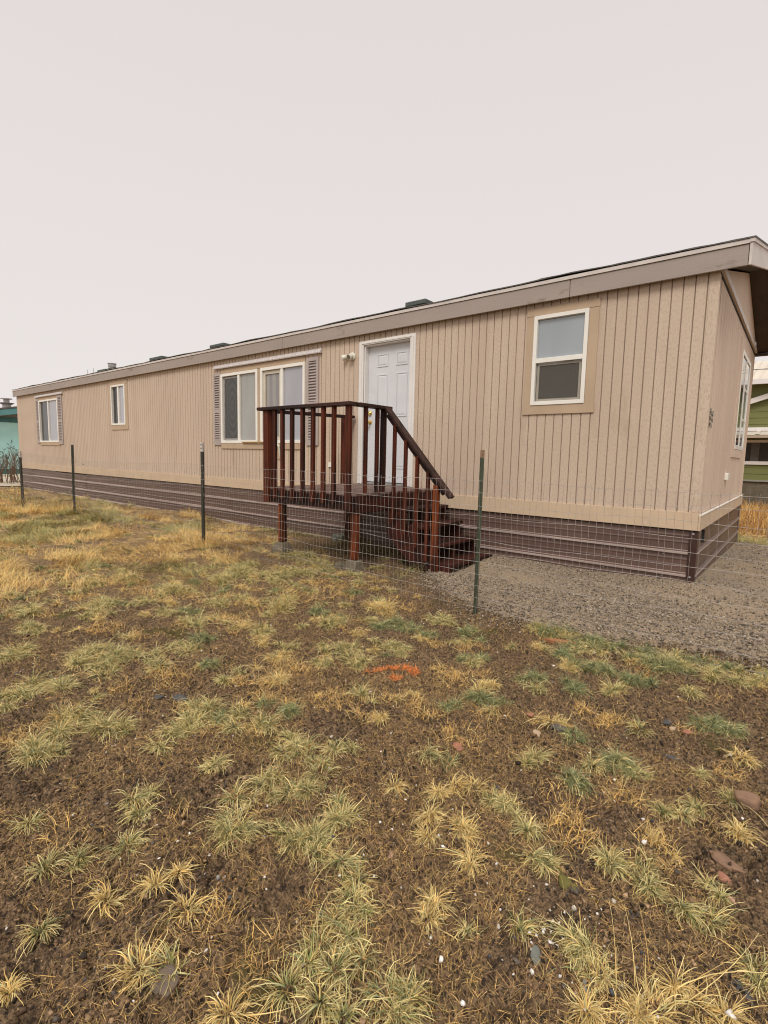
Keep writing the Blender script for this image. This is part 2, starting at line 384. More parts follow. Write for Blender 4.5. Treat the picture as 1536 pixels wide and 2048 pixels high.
# end wall (faces +X) with a proud gable panel, back and far walls
ew = MB()
ew.add([(X0-.012,Y0+.0,ZT),(X0-.012,YB,ZT),(X0-.012,YB,3.25),(X0-.012,Y0,3.25)], [(0,1,2,3)])
for k in range(1, 24):
    yy = Y0+.02+k*.2032
    if yy < YB-.05: ew.box(X0-.011, X0-.0085, yy, yy+.19, ZT, 3.235)
ew.box(X0-.011, X0-.003, Y0+.001, Y0+.10, ZT, 3.24)
ew.add([(X0,YB,ZT),(X1,YB,ZT),(X1,YB,3.25),(X0,YB,3.25)], [(0,1,2,3)])
ew.add([(X1,Y0+.01,ZT),(X1,YB,ZT),(X1,YB,3.25),(X1,RY,3.88),(X1,Y0+.01,3.25)], [(0,1,2,3,4)])
ew.build('end_wall', M['endsiding'], home)
gp = MB(); gp.prism([(Y0+.03,3.262),(YB-.01,3.262),(YB-.01,3.27),(RY,RZ),(Y0+.03,3.27)], 'x', X0-.01, X0+.02)
gp.build('gable_panel', M['endsiding'], home, bevel=.003)
MB().box(X0+.0205, X0+.027, Y0+.03, YB-.005, 3.262, 3.325).build('gable_drip_trim', M['rakefascia'], home)
MB().box(X0-.0115, X0-.001, Y0+.03, YB-.01, 3.236, 3.2615).build('gable_shadow_strip', M['dark'], home)  # dark strip painted in as the shadow under the gable panel
MB().box(X0-.082, X0+.003, Y0-.004, Y0+.001, ZT+.19, ZE).build('corner_board', M['siding'], home)
# base trim boards
bt = MB(); bt.box(X1-.01, X0-.002, Y0-.020, Y0-.001, ZT, ZT+.185)
bt.build('base_board', M['trim'], home, bevel=.002)
be = MB(); be.box(X0-.0, X0+.020, Y0-.020, YB+.01, ZT, ZT+.155)
be.build('base_board', M['trim'], home, bevel=.002)
MB().box(X0+.0, X0+.026, Y0-.01, YB+.01, ZT+.1565, ZT+.166).build('caulk_bead', M['whitetrim'], home, 'thin white caulk line on top of the end base board')
# soffit strip, fascia, rake, roof
def zr(y): return 3.485 + (min(y, 2*RY-y)-(Y0-.09))*.262
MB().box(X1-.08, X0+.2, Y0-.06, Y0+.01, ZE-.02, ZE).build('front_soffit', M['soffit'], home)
fj = [X1-.12, -17.38, -12.28, -7.27, -2.213, X0+.222]
for a, b in zip(fj[:-1], fj[1:]):
    MB().box(a+.003, b-.003, Y0-.08, Y0-.058, 3.238, 3.43).build('fascia_board', M['fascia'], home, bevel=.003)
MB().box(X1-.12, X0+.225, Y0-.092, Y0-.060, 3.434, 3.472).build('drip_edge', M['rakefascia'], home)
for s in (1, -1):
    e = Y0-.085 if s == 1 else 2*RY-(Y0-.085)
    r_ = MB(); r_.add([(X0+.225+dx, yy, zr(yy)+dz) for dx in (0,.022) for yy, dz in ((e,-.247),(RY,-.247),(RY,-.045),(e,-.045))],
        [(0,1,2,3),(7,6,5,4),(0,4,5,1),(1,5,6,2),(2,6,7,3),(3,7,4,0)])
    r_.build('rake_board', M['rakefascia'], home)
    r_ = MB(); r_.add([(X0+.222+dx, yy, zr(yy)+dz) for dx in (0,.037) for yy, dz in ((e-.01*s,-.043),(RY,-.043),(RY,-.004),(e-.01*s,-.004))],
        [(0,1,2,3),(7,6,5,4),(0,4,5,1),(1,5,6,2),(2,6,7,3),(3,7,4,0)])
    r_.build('drip_edge', M['rakefascia'], home)
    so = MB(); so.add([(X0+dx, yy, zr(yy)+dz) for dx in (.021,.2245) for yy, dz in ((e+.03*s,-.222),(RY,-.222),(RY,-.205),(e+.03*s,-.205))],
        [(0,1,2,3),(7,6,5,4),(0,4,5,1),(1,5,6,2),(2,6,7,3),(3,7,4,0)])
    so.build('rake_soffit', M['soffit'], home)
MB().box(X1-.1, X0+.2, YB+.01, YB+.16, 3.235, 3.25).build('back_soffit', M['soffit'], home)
MB().box(X1-.1, X0+.222, YB+.162, YB+.185, 3.238, 3.43).build('fascia_board', M['fascia'], home)
rf = MB()
n = 260
for s in (1, -1):
    vs = []; fs = []
    xsr = np.linspace(X1-.14, X0+.265, n)
    for i, xx in enumerate(xsr):
        wob = .006*math.sin(xx*2.1)+.004*math.sin(xx*5.3+1)
        for yy, dz in (((Y0-.100), .0), ((Y0-.100), .009), (RY, .016), (RY, .0)):
            y2 = yy if s == 1 else 2*RY-yy
            vs.append((xx, y2, zr(y2)+dz+wob+(.006*(vnoise(np.array(xx*6.),np.array(1.),2)) if dz else 0)))
    for i in range(n-1):
        for k in range(4):
            a = i*4+k; b = i*4+(k+1) % 4; fs.append((a, b, b+4, a+4))
    fs += [(0,1,2,3), ((n-1)*4+3,(n-1)*4+2,(n-1)*4+1,(n-1)*4)]
    rf.add(vs, fs)
rf.build('roof', M['shingle'], home)
# roof hardware
for xa, xb, zt, yy in ((-5.40,-4.98,.165,7.2), (-11.30,-10.72,.155,7.2), (-14.3,-13.62,.16,7.2)):
    z = zr(yy)
    v = MB(); v.box(xa, xb, yy-.12, yy+.12, z+.09, z+zt); v.box(xa+.04, xb-.04, yy-.09, yy+.09, z-.05, z+.05)
    v.build('roof_vent', M['ventgreen'], home, bevel=.01)
z = zr(7.2)
v = MB(); v.box(-17.8,-17.2,7.1,7.3,z,z+.14); v.build('roof_vent', M['ventgreen'], home, bevel=.01)
v = MB(); v.tube([(-16.93,7.2,z-.1),(-16.93,7.2,z+.17)], .07, 14).tube([(-16.93,7.2,z+.12),(-16.93,7.2,z+.14)], .13, 14).tube([(-16.93,7.2,z+.17),(-16.93,7.2,z+.27)], .115, 14)
v.tube([(-16.93,7.2,z+.27),(-16.93,7.2,z+.285)], .13, 14)
v.build('chimney', M['galv'], home)
v = MB(); v.tube([(-3.0,7.2,z-.05),(-3.0,7.2,z+.06)], .10, 14).tube([(-3.0,7.2,z+.06),(-3.0,7.2,z+.10),(-3.0,7.2,z+.115)], [.13,.12,.05], 14); v.build('roof_vent', M['galv'], home)
for xx in (-18.8,-18.33): MB().tube([(xx,7.2,z-.05),(xx,7.2,z+.26)], .008, 5).build('antenna_rod', M['galv'], home)
# skirting: corrugated sheets with sky light on the rib crowns painted pale
prof = []
zz = [.675,.64,.625,.61,.57,.555,.54,.475, .463,.440,.428,.39,.375,.36,.32,.305,.29,.235, .223,.200,.188,.15,.135,.12,.08,.065,.05,.0, -.008,-.03,-.042,-.2]
yo = [0,0,.005,0,0,.005,0,0, .020,.020,0,0,.005,0,0,.005,0,0, .020,.020,0,0,.005,0,0,.005,0,0, .020,.020,0,0]
YS = Y0+.012
seams = [X0-.07,-4.6,-9.0,-13.2,-16.3,-18.8,-20.87,X1+.02]
for k, (a, b) in enumerate(zip(seams[:-1], seams[1:])):
    dz = [0,.004,-.002,0,-.022,-.006,.008][k]; dy = [0,.003,0,.004,0,.006,.002][k]
    MB().strip([(YS+dy-o, z_+dz) for o, z_ in zip(yo, zz)], 'x', b, a-.002).build('skirting_panel', M['skirt'], home)
XS = X0-.012
MB().strip([(XS+o, z_) for o, z_ in zip(yo, zz)], 'y', Y0+.03, YB).build('skirting_panel', M['skirt'], home)
MB().strip([(YB, z_) for z_ in (.69, -.2)], 'x', X1, X0).build('skirting_panel', M['skirt'], home)
MB().strip([(X1, z_) for z_ in (.69, -.2)], 'y', Y0+.03, YB).build('skirting_panel', M['skirt'], home)
rb = MB()
for zc in (.466, .226, -.005):
    rb.prism([(YS-.001,zc-.034),(YS-.0235,zc-.032),(YS-.0235,zc-.012),(YS-.001,zc+.010)], 'x', X1+.02, X0-.072)
    rb.prism([(XS+.001,zc-.028),(XS+.0225,zc-.026),(XS+.0225,zc-.012),(XS+.001,zc+.006)], 'yy', Y0+.03, YB-.01)
rb.build('skirting_rib_lit', M['skirtlit'], home)
cp = MB(); cp.box(X0-.068, X0+.006, Y0-.012, Y0+.03, -.15, .672).box(X0-.03, X0+.006, Y0+.03, Y0+.09, -.15, .672)
cp.build('skirting_corner', paint('corner_flashing', (.055,.022,.018), (.04,.017,.014), .4, 6, bst=.1), home)
MB().box(X0-.03, X0+.004, YB-.05, YB+.012, -.15, .672).build('skirting_corner', M['soffit'], home)
MB().box(X1-.005, X1+.05, Y0-.012, Y0+.03, -.15, .672).build('skirting_corner', M['soffit'], home)
sc = MB()
for zc in (.655,.2): MB().tube([(X0-.035,Y0-.018,zc),(X0-.035,Y0-.010,zc)], .011, 8).build('screw', M['galv'], home)
for k in range(8):
    for zc in (.415,.175): MB().tube([(X0-.3-k*.6,YS-.010,zc),(X0-.3-k*.6,YS+.001,zc)], .007, 6).build('screw', M['galv'], home)
MB().box(X0-.014, X0+.012, Y0+.42, Y0+.45, .52, .66).build('skirting_latch', M['dark'], home)
MB().box(X1, X0-.02, Y0+.02, YB-.02, .674, .688).build('floor_pan', M['dark'], home)
# windows --------------------------------------------------------
def ring(mb, x0, x1, z0, z1, w, y0, y1):
    mb.box(x0,x0+w,y0,y1,z0,z1).box(x1-w,x1,y0,y1,z0,z1).box(x0+w,x1-w,y0,y1,z1-w,z1).box(x0+w,x1-w,y0,y1,z0,z0+w); return mb
def pane(x0, x1, z0, z1, y, mat, par, label=None): return MB().box(x0,x1,y,y+.006,z0,z1).build('pane', mat, par, label)
# right double-hung window
w = ring(MB(), -2.643,-1.997,2.043,3.10,.045, Y0-.028,Y0+.05).build('window', M['white'], home, 'tall window with clear upper sash and screened lower sash', bevel=.003)
MB().box(-2.60,-2.04,Y0-.022,Y0+.03,2.545,2.60).build('meeting_rail', M['white'], w, bevel=.003)
pane(-2.60,-2.04,2.60,3.056,Y0+.012,M['pane_blue'],w,'upper glass pane with a bluish sky reflection painted in')
pane(-2.60,-2.04,2.088,2.545,Y0+.045,M['pane_dark'],w)
ring(MB(), -2.585,-2.055,2.09,2.540,.028,Y0+.006,Y0+.02).build('screen_frame', paint('screen_frame_grey',(.36,.33,.27),(.3,.27,.22),.5,5,bst=0), w)
MB().box(-2.557,-2.083,Y0+.012,Y0+.015,2.118,2.512).build('insect_screen', M['screen'], w)
t = MB(); t.box(-2.739,-1.885,Y0-.016,Y0-.001,3.103,3.197).box(-2.739,-1.883,Y0-.018,Y0-.001,1.933,2.041)
t.box(-2.735,-2.645,Y0-.012,Y0-.001,2.041,3.103).box(-1.995,-1.889,Y0-.012,Y0-.001,2.041,3.103)
t.build('window_trim', M['trimwin'], home, bevel=.002)
# big double slider
w = MB(); ring(w, -9.272,-8.065,1.585,2.968,.055,Y0-.028,Y0+.05).box(-8.70,-8.635,Y0-.022,Y0+.04,1.64,2.913)
w = w.build('window', M['white'], home, 'left slider of the wide front window pair', bevel=.003)
pane(-9.217,-8.70,1.64,2.913,Y0+.03,M['pane_dark'],w)
MB().box(-9.17,-8.72,Y0+.014,Y0+.017,1.68,2.87).build('insect_screen', M['screen2'], w)
ring(MB(), -9.205,-8.702,1.65,2.90,.03,Y0+.010,Y0+.02).build('screen_frame', M['galv'], w)
pane(-8.635,-8.12,1.64,2.913,Y0+.012,M['pane_grey'],w,'glass pane with a grey-green reflection painted in')
w = MB(); ring(w, -7.975,-6.742,1.585,2.972,.055,Y0-.028,Y0+.05).box(-7.395,-7.33,Y0-.022,Y0+.04,1.64,2.917)
w = w.build('window', M['white'], home, 'right slider of the wide front window pair, partly behind the deck rail', bevel=.003)
pane(-7.92,-7.385,1.62,2.93,Y0+.03,M['pane_cur'],w,'glass pane with a pale curtain behind it')
ring(MB(), -7.918,-7.396,1.645,2.91,.06,Y0+.006,Y0+.028).build('sash', paint('inner_sash',(.62,.56,.46),(.56,.5,.4),.5,5,bst=0), w)
pane(-7.33,-6.797,1.64,2.917,Y0+.012,M['pane_viol'],w,'glass pane with a pale violet-grey reflection painted in')
t = MB(); t.box(-9.27,-6.74,Y0-.012,Y0-.001,2.975,3.063); MB().box(-9.272,-6.816,Y0-.022,Y0-.001,1.475,1.583).build('window_sill_board', M['trimwin'], home, bevel=.002)
t.build('window_trim', M['trimwin'], home, bevel=.002); MB().box(-8.063,-7.977,Y0-.010,Y0+.05,1.585,2.97).build('window_mullion', M['trimwin'], home)
def rain(x0, x1, z0, z1):
    m = MB(); m.prism([(Y0-.001,z0),(Y0-.05,z0-.004),(Y0-.055,z0+.012),(Y0-.022,z1),(Y0-.001,z1)], 'x', x0, x1); return m.build('rain_cap', M['whitetrim2'], home)
M['whitetrim2'] = paint('weathered_cap_paint', (.62,.57,.55), (.5,.45,.43), .5, 9, (2,1,1), bst=.1)
rain(-9.493,-6.334,3.078,3.150)
M['slat_gap_dk'] = paint('shutter_shade', (.30,.25,.225), (.26,.215,.19), .7, 5, bst=0)  # dark tone standing in for shade between the slats
def shutter(x0, x1, z0, z1):
    m = MB(); y0, y1 = Y0-.026, Y0-.001; fw = (x1-x0)*.19
    m.box(x0,x0+fw,y0,y1,z0,z1).box(x1-fw,x1,y0,y1,z0,z1)
    bk = MB().box(x0+fw,x1-fw,y1-.003,y1-.001,z0+.05,z1-.05)  # dark sheet added behind the slats as their shade
    zm = z0+(z1-z0)*.47
    for a, b in ((z0,z0+.10),(zm-.03,zm+.045),(z1-.055,z1)): m.box(x0+fw,x1-fw,y0,y1,a,b)
    for a, b in ((z0+.10,zm-.03),(zm+.045,z1-.055)):
        k = int((b-a)/.046)
        for i in range(k):
            zc = a+(i+.5)*(b-a)/k
            m.add([(x0+fw,y1-.004,zc+.012),(x1-fw,y1-.004,zc+.012),(x1-fw,y0+.002,zc-.006),(x0+fw,y0+.002,zc-.006),
                   (x0+fw,y1-.004,zc+.006),(x1-fw,y1-.004,zc+.006),(x1-fw,y0+.002,zc-.017),(x0+fw,y0+.002,zc-.017)],
                  [(0,1,2,3),(7,6,5,4),(3,2,6,7)])
    xm = (x0+x1)/2; k = 9   # arched top slat
    arc = [(xm+(x1-x0)*.3*math.cos(math.pi*i/k), z1-.062+.028*math.sin(math.pi*i/k)) for i in range(k+1)]
    m.prism(arc, 'y', y0-.003, y0+.004)
    s_ = m.build('shutter', M['shutter'], home); bk.build('slat_gap_shade', M['slat_gap_dk'], s_); return s_
shutter(-9.537,-9.274,1.547,3.00); shutter(-6.70,-6.405,1.546,3.025)
# far left window
w = MB(); ring(w, -19.895,-18.225,1.615,2.985,.05,Y0-.028,Y0+.05).box(-19.10,-19.04,Y0-.02,Y0+.04,1.66,2.94)
w = w.build('window', M['white'], home, 'small shuttered slider near the far left end', bevel=.003)
pane(-19.845,-19.10,1.665,2.935,Y0+.03,M['pane_dark'],w); pane(-19.04,-18.275,1.665,2.935,Y0+.012,M['pane_viol'],w)
t = MB(); t.box(-19.9,-18.2,Y0-.012,Y0-.001,2.99,3.08); MB().box(-19.88,-18.13,Y0-.022,Y0-.001,1.515,1.613).build('window_sill_board', M['trimwin'], home)
t.build('window_trim', M['trimwin'], home)
rain(-20.2,-17.765,3.09,3.16); shutter(-20.16,-19.9,1.58,3.05); shutter(-18.22,-17.86,1.555,3.06)
# narrow window
w = MB(); ring(w, -14.38,-13.57,2.055,3.093,.045,Y0-.028,Y0+.05).box(-14.0,-13.93,Y0-.02,Y0+.04,2.1,3.05)
w = w.build('window', M['white'], home, 'narrow slider between the far window and the wide window', bevel=.003)
pane(-14.335,-14.0,2.1,3.05,Y0+.03,M['pane_dark'],w); pane(-13.93,-13.615,2.1,3.05,Y0+.012,M['pane_viol'],w)
t = MB(); t.box(-14.49,-13.44,Y0-.014,Y0-.001,3.095,3.20).box(-14.40,-13.44,Y0-.018,Y0-.001,1.935,2.053).box(-13.568,-13.44,Y0-.010,Y0-.001,2.053,3.095).box(-14.48,-14.382,Y0-.010,Y0-.001,2.053,3.095)
t.build('window_trim', M['trimwin'], home)
# end wall window
w = MB()
def ringx(mb, y0, y1, z0, z1, wd, x0, x1):
    mb.box(x0,x1,y0,y0+wd,z0,z1).box(x0,x1,y1-wd,y1,z0,z1).box(x0,x1,y0+wd,y1-wd,z1-wd,z1).box(x0,x1,y0+wd,y1-wd,z0,z0+wd); return mb
ringx(w, 8.87,10.20,1.60,2.99,.06,X0-.01,X0+.010); w.box(X0-.008,X0+.007,9.48,9.56,1.66,2.93)
w.box(X0-.008,X0+.005,9.56,10.14,2.05,2.09).box(X0-.008,X0+.005,9.56,10.14,2.50,2.54)
w = w.build('window', M['white'], home, 'tall end wall window seen edge-on', bevel=.003)
MB().box(X0-.006,X0-.001,8.93,9.48,1.66,2.93).build('pane', M['pane_dark'], w)
MB().box(X0-.006,X0-.001,9.56,10.14,1.66,2.93).build('pane', M['pane_blue'], w)
t = MB(); t.box(X0-.008,X0+.004,8.60,8.868,1.48,3.12).box(X0-.008,X0+.006,8.868,10.0,1.48,1.598); t.build('window_trim', M['endsiding'], home)
# door --------------------------------------------------------------
dr = MB(); dr.box(-5.375,-4.505,Y0+.085,Y0+.125,.985,3.065)
door = dr.build('door', M['whitepaint'], home, 'white six-panel front door')
for a, b in ((-5.205,-4.985),(-4.83,-4.61)):
    for c, d in ((2.745,2.942),(1.985,2.64),(1.20,1.80)):
        p_ = MB(); ring(p_, a, b, c, d, .022, Y0+.076, Y0+.086)
        p_.add([(a+.045,Y0+.077,c+.045),(b-.045,Y0+.077,c+.045),(b-.045,Y0+.077,d-.045),(a+.045,Y0+.077,d-.045),
                (a+.022,Y0+.0845,c+.022),(b-.022,Y0+.0845,c+.022),(b-.022,Y0+.0845,d-.022),(a+.022,Y0+.0845,d-.022)],
               [(0,1,2,3),(0,4,5,1),(1,5,6,2),(2,6,7,3),(3,7,4,0)])
        p_.build('door_panel', M['whitepaint'], door, bevel=.004)
MB().tube([(-5.325,Y0+.085,2.055),(-5.325,Y0+.06,2.055),(-5.325,Y0+.045,2.055)], [.033,.033,.018], 16).build('deadbolt', M['brass'], door)
MB().tube([(-5.325,Y0+.085,1.913),(-5.325,Y0+.07,1.913),(-5.325,Y0+.065,1.913),(-5.325,Y0+.03,1.913),(-5.325,Y0+.018,1.913),(-5.325,Y0-.005,1.913),(-5.325,Y0-.012,1.913)], [.033,.031,.012,.014,.027,.026,.012], 16).build('door_knob', M['brass'], door)
c = MB()
c.box(-5.49,-5.40,Y0-.024,Y0+.0,.945,3.145).box(-4.50,-4.405,Y0-.024,Y0+.0,.945,3.145).box(-5.40,-4.50,Y0-.024,Y0+.0,3.085,3.145)
c.box(-5.455,-5.425,Y0-.032,Y0-.024,.95,3.11).box(-4.475,-4.44,Y0-.032,Y0-.024,.95,3.11).box(-5.425,-4.475,Y0-.032,Y0-.024,3.10,3.125)
c.box(-5.40,-5.378,Y0+.001,Y0+.13,.95,3.085).box(-4.502,-4.482,Y0+.001,Y0+.13,.95,3.085).box(-5.378,-4.502,Y0+.001,Y0+.13,3.067,3.085)
c.build('door_frame', M['whitetrim'], home, bevel=.003)
MB().box(-5.38,-4.50,Y0-.03,Y0+.12,.948,.972).build('threshold', M['galv'], home)
MB().box(-5.37,-4.51,Y0+.06,Y0+.083,.973,.985).build('door_sweep', M['dark'], home)
# floodlight, outlets, bracket, address marks
fl = MB(); fl.tube([(-5.64,Y0-.001,2.945),(-5.64,Y0-.02,2.945),(-5.64,Y0-.03,2.945)], [.062,.062,.04], 18); fl = fl.build('floodlight', M['cream'], home, 'cream twin-head floodlight beside the door')
for hx, tx, ty in ((-5.625,-.01,-.075),(-5.72,-.07,-.055)):
    a = Vector((hx,Y0-.03,2.955)); b = a+Vector((tx,ty,-.035))
    h_ = MB(); h_.tube([a, a.lerp(b,.25), a.lerp(b,.5), b], [.015,.032,.042,.046], 14); h_ = h_.build('lamp_head', M['cream'], fl)
    MB().tube([b+(b-a)*.01, b+(b-a)*.03], .037, 14).build('lamp_lens', M['lens'], fl)
MB().tube([(-5.64,Y0-.03,2.948),(-5.73,Y0-.032,2.952)], .014, 8).build('lamp_arm', M['cream'], fl)
MB().box(-6.152,-6.078,Y0-.022,Y0-.0,1.185,1.262).build('outlet_cover', M['white'], home, bevel=.004)
MB().box(X0-.01,X0+.03,8.10,8.30,1.17,1.26).build('outlet_cover', M['white'], home, bevel=.004)
MB().box(-7.60,-7.385,Y0-.014,Y0-.0,1.29,1.475).build('bracket_plate', M['trimwin'], home)
MB().tube([(-7.60,Y0-.04,1.575),(-7.45,Y0-.05,1.57),(-7.405,Y0-.05,1.53),(-7.395,Y0-.04,1.44),(-7.405,Y0-.02,1.34)], [.016,.02,.02,.014,.010], 8).build('wall_bracket', M['cream'], home)
MB().tube([(-16.45,Y0-.004,.96),(-16.45,Y0+.01,.96)], .03, 8).build('pipe_stub', M['soffit'], home)
nm = MB()
def stroke(pts):      # (u along +Y from 0..1, v up 0..1) on the end wall
    pp = [Vector((X0-.0015, 6.20+u*.36, 1.76+v*.19)) for u, v in pts]
    for a, b in zip(pp[:-1], pp[1:]): nm.bar(a, b, .016, .003, up=(1,0,0))
for o in (0, .42):
    stroke([(.05+o,1.0-o*.25),(.0+o,.82-o*.25),(.28+o,.80-o*.25)]); stroke([(.24+o,1.0-o*.2),(.20+o,.66-o*.2)])
    stroke([(.0+o,.58-o*.2),(.03+o,.50-o*.2),(.2+o,.52-o*.2),(.24+o,.38-o*.2)]); stroke([(.22+o,.60-o*.2),(.24+o,.38-o*.2)])
for u in (.08,.2,.5): stroke([(u,.22-u*.1),(u+.03,.04-u*.1)])
stroke([(.02,.2),(.35,.17)])
nm.build('address_mark', M['ink'], home, 'small faded dark green hand-painted characters near the corner')
# ------------------------------------------------------------------ wooden deck with stairs
deck = empty('wooden_deck', (-4.8, 5.2, 0), 'small dark red-stained wooden entry deck with balusters and open stairs at the white door', 'deck')
DX0, DX1, DY, DZ = -5.64, -4.0, 4.36, .94
b = MB(); yy = DY
while yy < 6.03:
    b.box(DX0, DX1, yy, min(yy+.136, 6.045), DZ-.03, DZ); yy += .142
b.build('deck_boards', M['wdeck'], deck, bevel=.003)
b = MB(); b.box(DX0, DX1, DY, DY+.038, .74, .908); b.build('rim_joist', M['wx'], deck, bevel=.003)
b = MB(); b.box(DX0, DX0+.038, DY+.039, 6.03, .74, .908); b.build('rim_joist', M['wy'], deck, bevel=.003)
b = MB(); b.box(DX1-.038, DX1, DY+.039, 6.03, .70, .908); b.build('rim_joist', M['wy'], deck, bevel=.003)
for k in range(4):
    xx = DX0+.34+k*.32
    MB().box(xx, xx+.038, DY+.04, 6.0, .74, .906).build('joist', M['wy'], deck)
MB().box(DX0+.04, DX1-.04, 5.99, 6.028, .74, .906).build('joist', M['wx'], deck)
def up(name, x0, x1, y0, y1, z0, z1, jit=0, mat='wv'): 
    m = MB(); dx = random.uniform(-jit, jit)
    m.add([(x0,y0,z0),(x1,y0,z0),(x1,y1,z0),(x0,y1,z0),(x0+dx,y0,z1),(x1+dx,y0,z1),(x1+dx,y1,z1),(x0+dx,y1,z1)],
          [(0,3,2,1),(4,5,6,7),(0,1,5,4),(1,2,6,5),(2,3,7,6),(3,0,4,7)])
    return m.build(name, M[mat], deck, bevel=.003)
for xa in (-5.43,-5.275,-5.09,-4.885,-4.70,-4.515,-4.335): up('baluster', xa, xa+.047, DY-.047, DY-.001, .80, 1.958, .006)
up('post', -5.640,-5.535, DY-.040, DY+.050, .735, 1.958); up('post', -4.118,-4.040, DY-.045, DY-.001, .735, 1.958)
up('post', -5.43,-5.342, DY+.041, DY+.13, .205, .905, mat='wlow'); up('post', -4.10,-4.011, DY+.041, DY+.13, .148, .905, mat='wlow')
up('post', -4.10,-4.011, 5.88, 5.97, -.1, .74); up('post', -5.6,-5.512, 5.88, 5.97, -.1, .74)
up('post', -5.72,-5.63, 5.90, 5.99, .74, 1.99)
MB().box(-5.735, -4.02, DY-.075, DY+.065, 1.959, 2.0).build('top_rail', M['wrail'], deck, bevel=.004)
MB().box(-4.125, -3.985, DY+.066, 5.03, 1.959, 1.997).build('top_rail', M['wrail'], deck, bevel=.004)
MB().bar((-5.60,DY+.07,1.955),(-5.58,6.03,1.995),.09,.045).build('top_rail', M['wx'], deck, bevel=.003)
for ya in (4.56,4.77): up('baluster', -4.05,-4.009, ya, ya+.043, .80, 1.958, .004)
SY = 4.945
up('post', -4.09,-4.030, SY-.030, SY+.030, .70, 1.958)
slope = (1.965-.945)/(-3.99+3.045)
def rz_(x): return 1.965 + slope*(x+3.99)
for xa in (-3.878,-3.705,-3.53,-3.37):
    zb = {-3.878:.60,-3.705:.45,-3.53:.30,-3.37:.16}[xa]
    up('baluster', xa, xa+.040, SY-.042, SY-.004, zb, rz_(xa)-.075, 0)
up('newel_post', -3.268,-3.200, SY-.043, SY+.012, -.08, rz_(-3.24)-.09, mat='wlow')
MB().bar((-4.015,SY,1.988),(-3.04,SY,.932),.10,.038).build('handrail', M['wrail'], deck, bevel=.004)
MB().bar((-3.985,SY+.0,1.90),(-3.13,SY+.0,.975),.038,.07).build('handrail', M['wx'], deck, bevel=.003)
steps = [(-3.72,.74),(-3.485,.545),(-3.25,.345),(-3.02,.15)]
for xn, zt in steps:
    MB().box(xn-.285, xn, SY+.033, 5.985, zt-.038, zt).build('tread', M['wy'], deck, bevel=.004)
def stringer(y0, y1):
    top = [(-4.0,.86)]
    for xn, zt in steps: top += [(xn-.25, zt-.04), (xn-.02, zt-.04)]
    lvl = [(-4.0,.70)]
    poly = [(-3.998,.699)]
    for i, (xn, zt) in enumerate(steps):
        poly += [(xn-.262, zt-.0395), (xn-.03, zt-.0395)]
    poly += [(-3.05,-.12),(-3.42,-.12),(-3.998,.42)]
    m = MB(); n = len(poly)
    m.add([(u,y0,v) for u,v in poly]+[(u,y1,v) for u,v in poly], [tuple(range(n)), tuple(range(2*n-1,n-1,-1))]+[(i,(i+1)%n,(i+1)%n+n,i+n) for i in range(n)])
    return m.build('stringer', M['wx2'], deck)
M['wx2'] = wood('stained_wood_stringer', (.085,.020,.011), (.045,.013,.009), (.022,.010,.008), (1.5,4,1.5))
stringer(SY+.034, SY+.072); stringer(5.44,5.478); stringer(5.93,5.968)
for nm_, (px_, py_, pz_), lb in (('concrete_pier_block', (-5.386,4.446,.2), 'weathered concrete pier block under the left deck post'), ('concrete_pier_block', (-4.055,4.446,.145), 'weathered concrete pier block under the deck corner post')):
    m = MB(); vs = []
    for zz_, hw in ((pz_-.26,.12),(pz_-.10,.105),(pz_-.03,.08),(pz_,.068)):
        for i, j in ((-1,-1),(1,-1),(1,1),(-1,1)): vs.append((px_+i*hw+random.uniform(-.008,.008), py_+j*hw+random.uniform(-.008,.008), zz_-.002+random.uniform(-.004,.0)))
    fs = [(0,3,2,1),(12,13,14,15)]
    for l in range(3):
        for k in range(4): fs.append((l*4+k, l*4+(k+1)%4, l*4+4+(k+1)%4, l*4+4+k))
    m.add(vs, fs); o = m.build('concrete_pier_block', M['conc'], bevel=.012); tag(o, lb, 'pier block', 'pier blocks under the deck')
# pad block half hidden by the corner pier
m = MB(); m.box(-4.38,-4.23,4.40,4.53,-.06,.075); o = m.build('concrete_rubble', M['conc'], bevel=.03); tag(o, 'broken lump of concrete beside the corner pier block', 'concrete lump'); o.rotation_euler = (.0,0,0)
# utility box by the skirting
ub = empty('utility_box', (-5.68,5.9,-.02), 'small grey-green metal utility box on the ground by the skirting under the deck', 'utility box')
MB().box(-5.80,-5.57,5.80,6.03,-.1,.11).build('box_body', paint('grey_green_metal',(.22,.24,.19),(.17,.19,.15),.6,12,bst=.2), ub, bevel=.01)
MB().box(-5.69,-5.65,5.79,5.80,.02,.07).build('box_latch', M['dark'], ub)
# yellow pole lying on the window ledge
o = MB().tube([(-8.52,Y0-.045,1.600),(-8.1,Y0-.05,1.601),(-7.62,Y0-.052,1.602)], .013, 8).build('wooden_pole', M['polewood']); tag(o, 'thin yellow-brown wooden pole lying along the ledge of the wide window', 'pole')
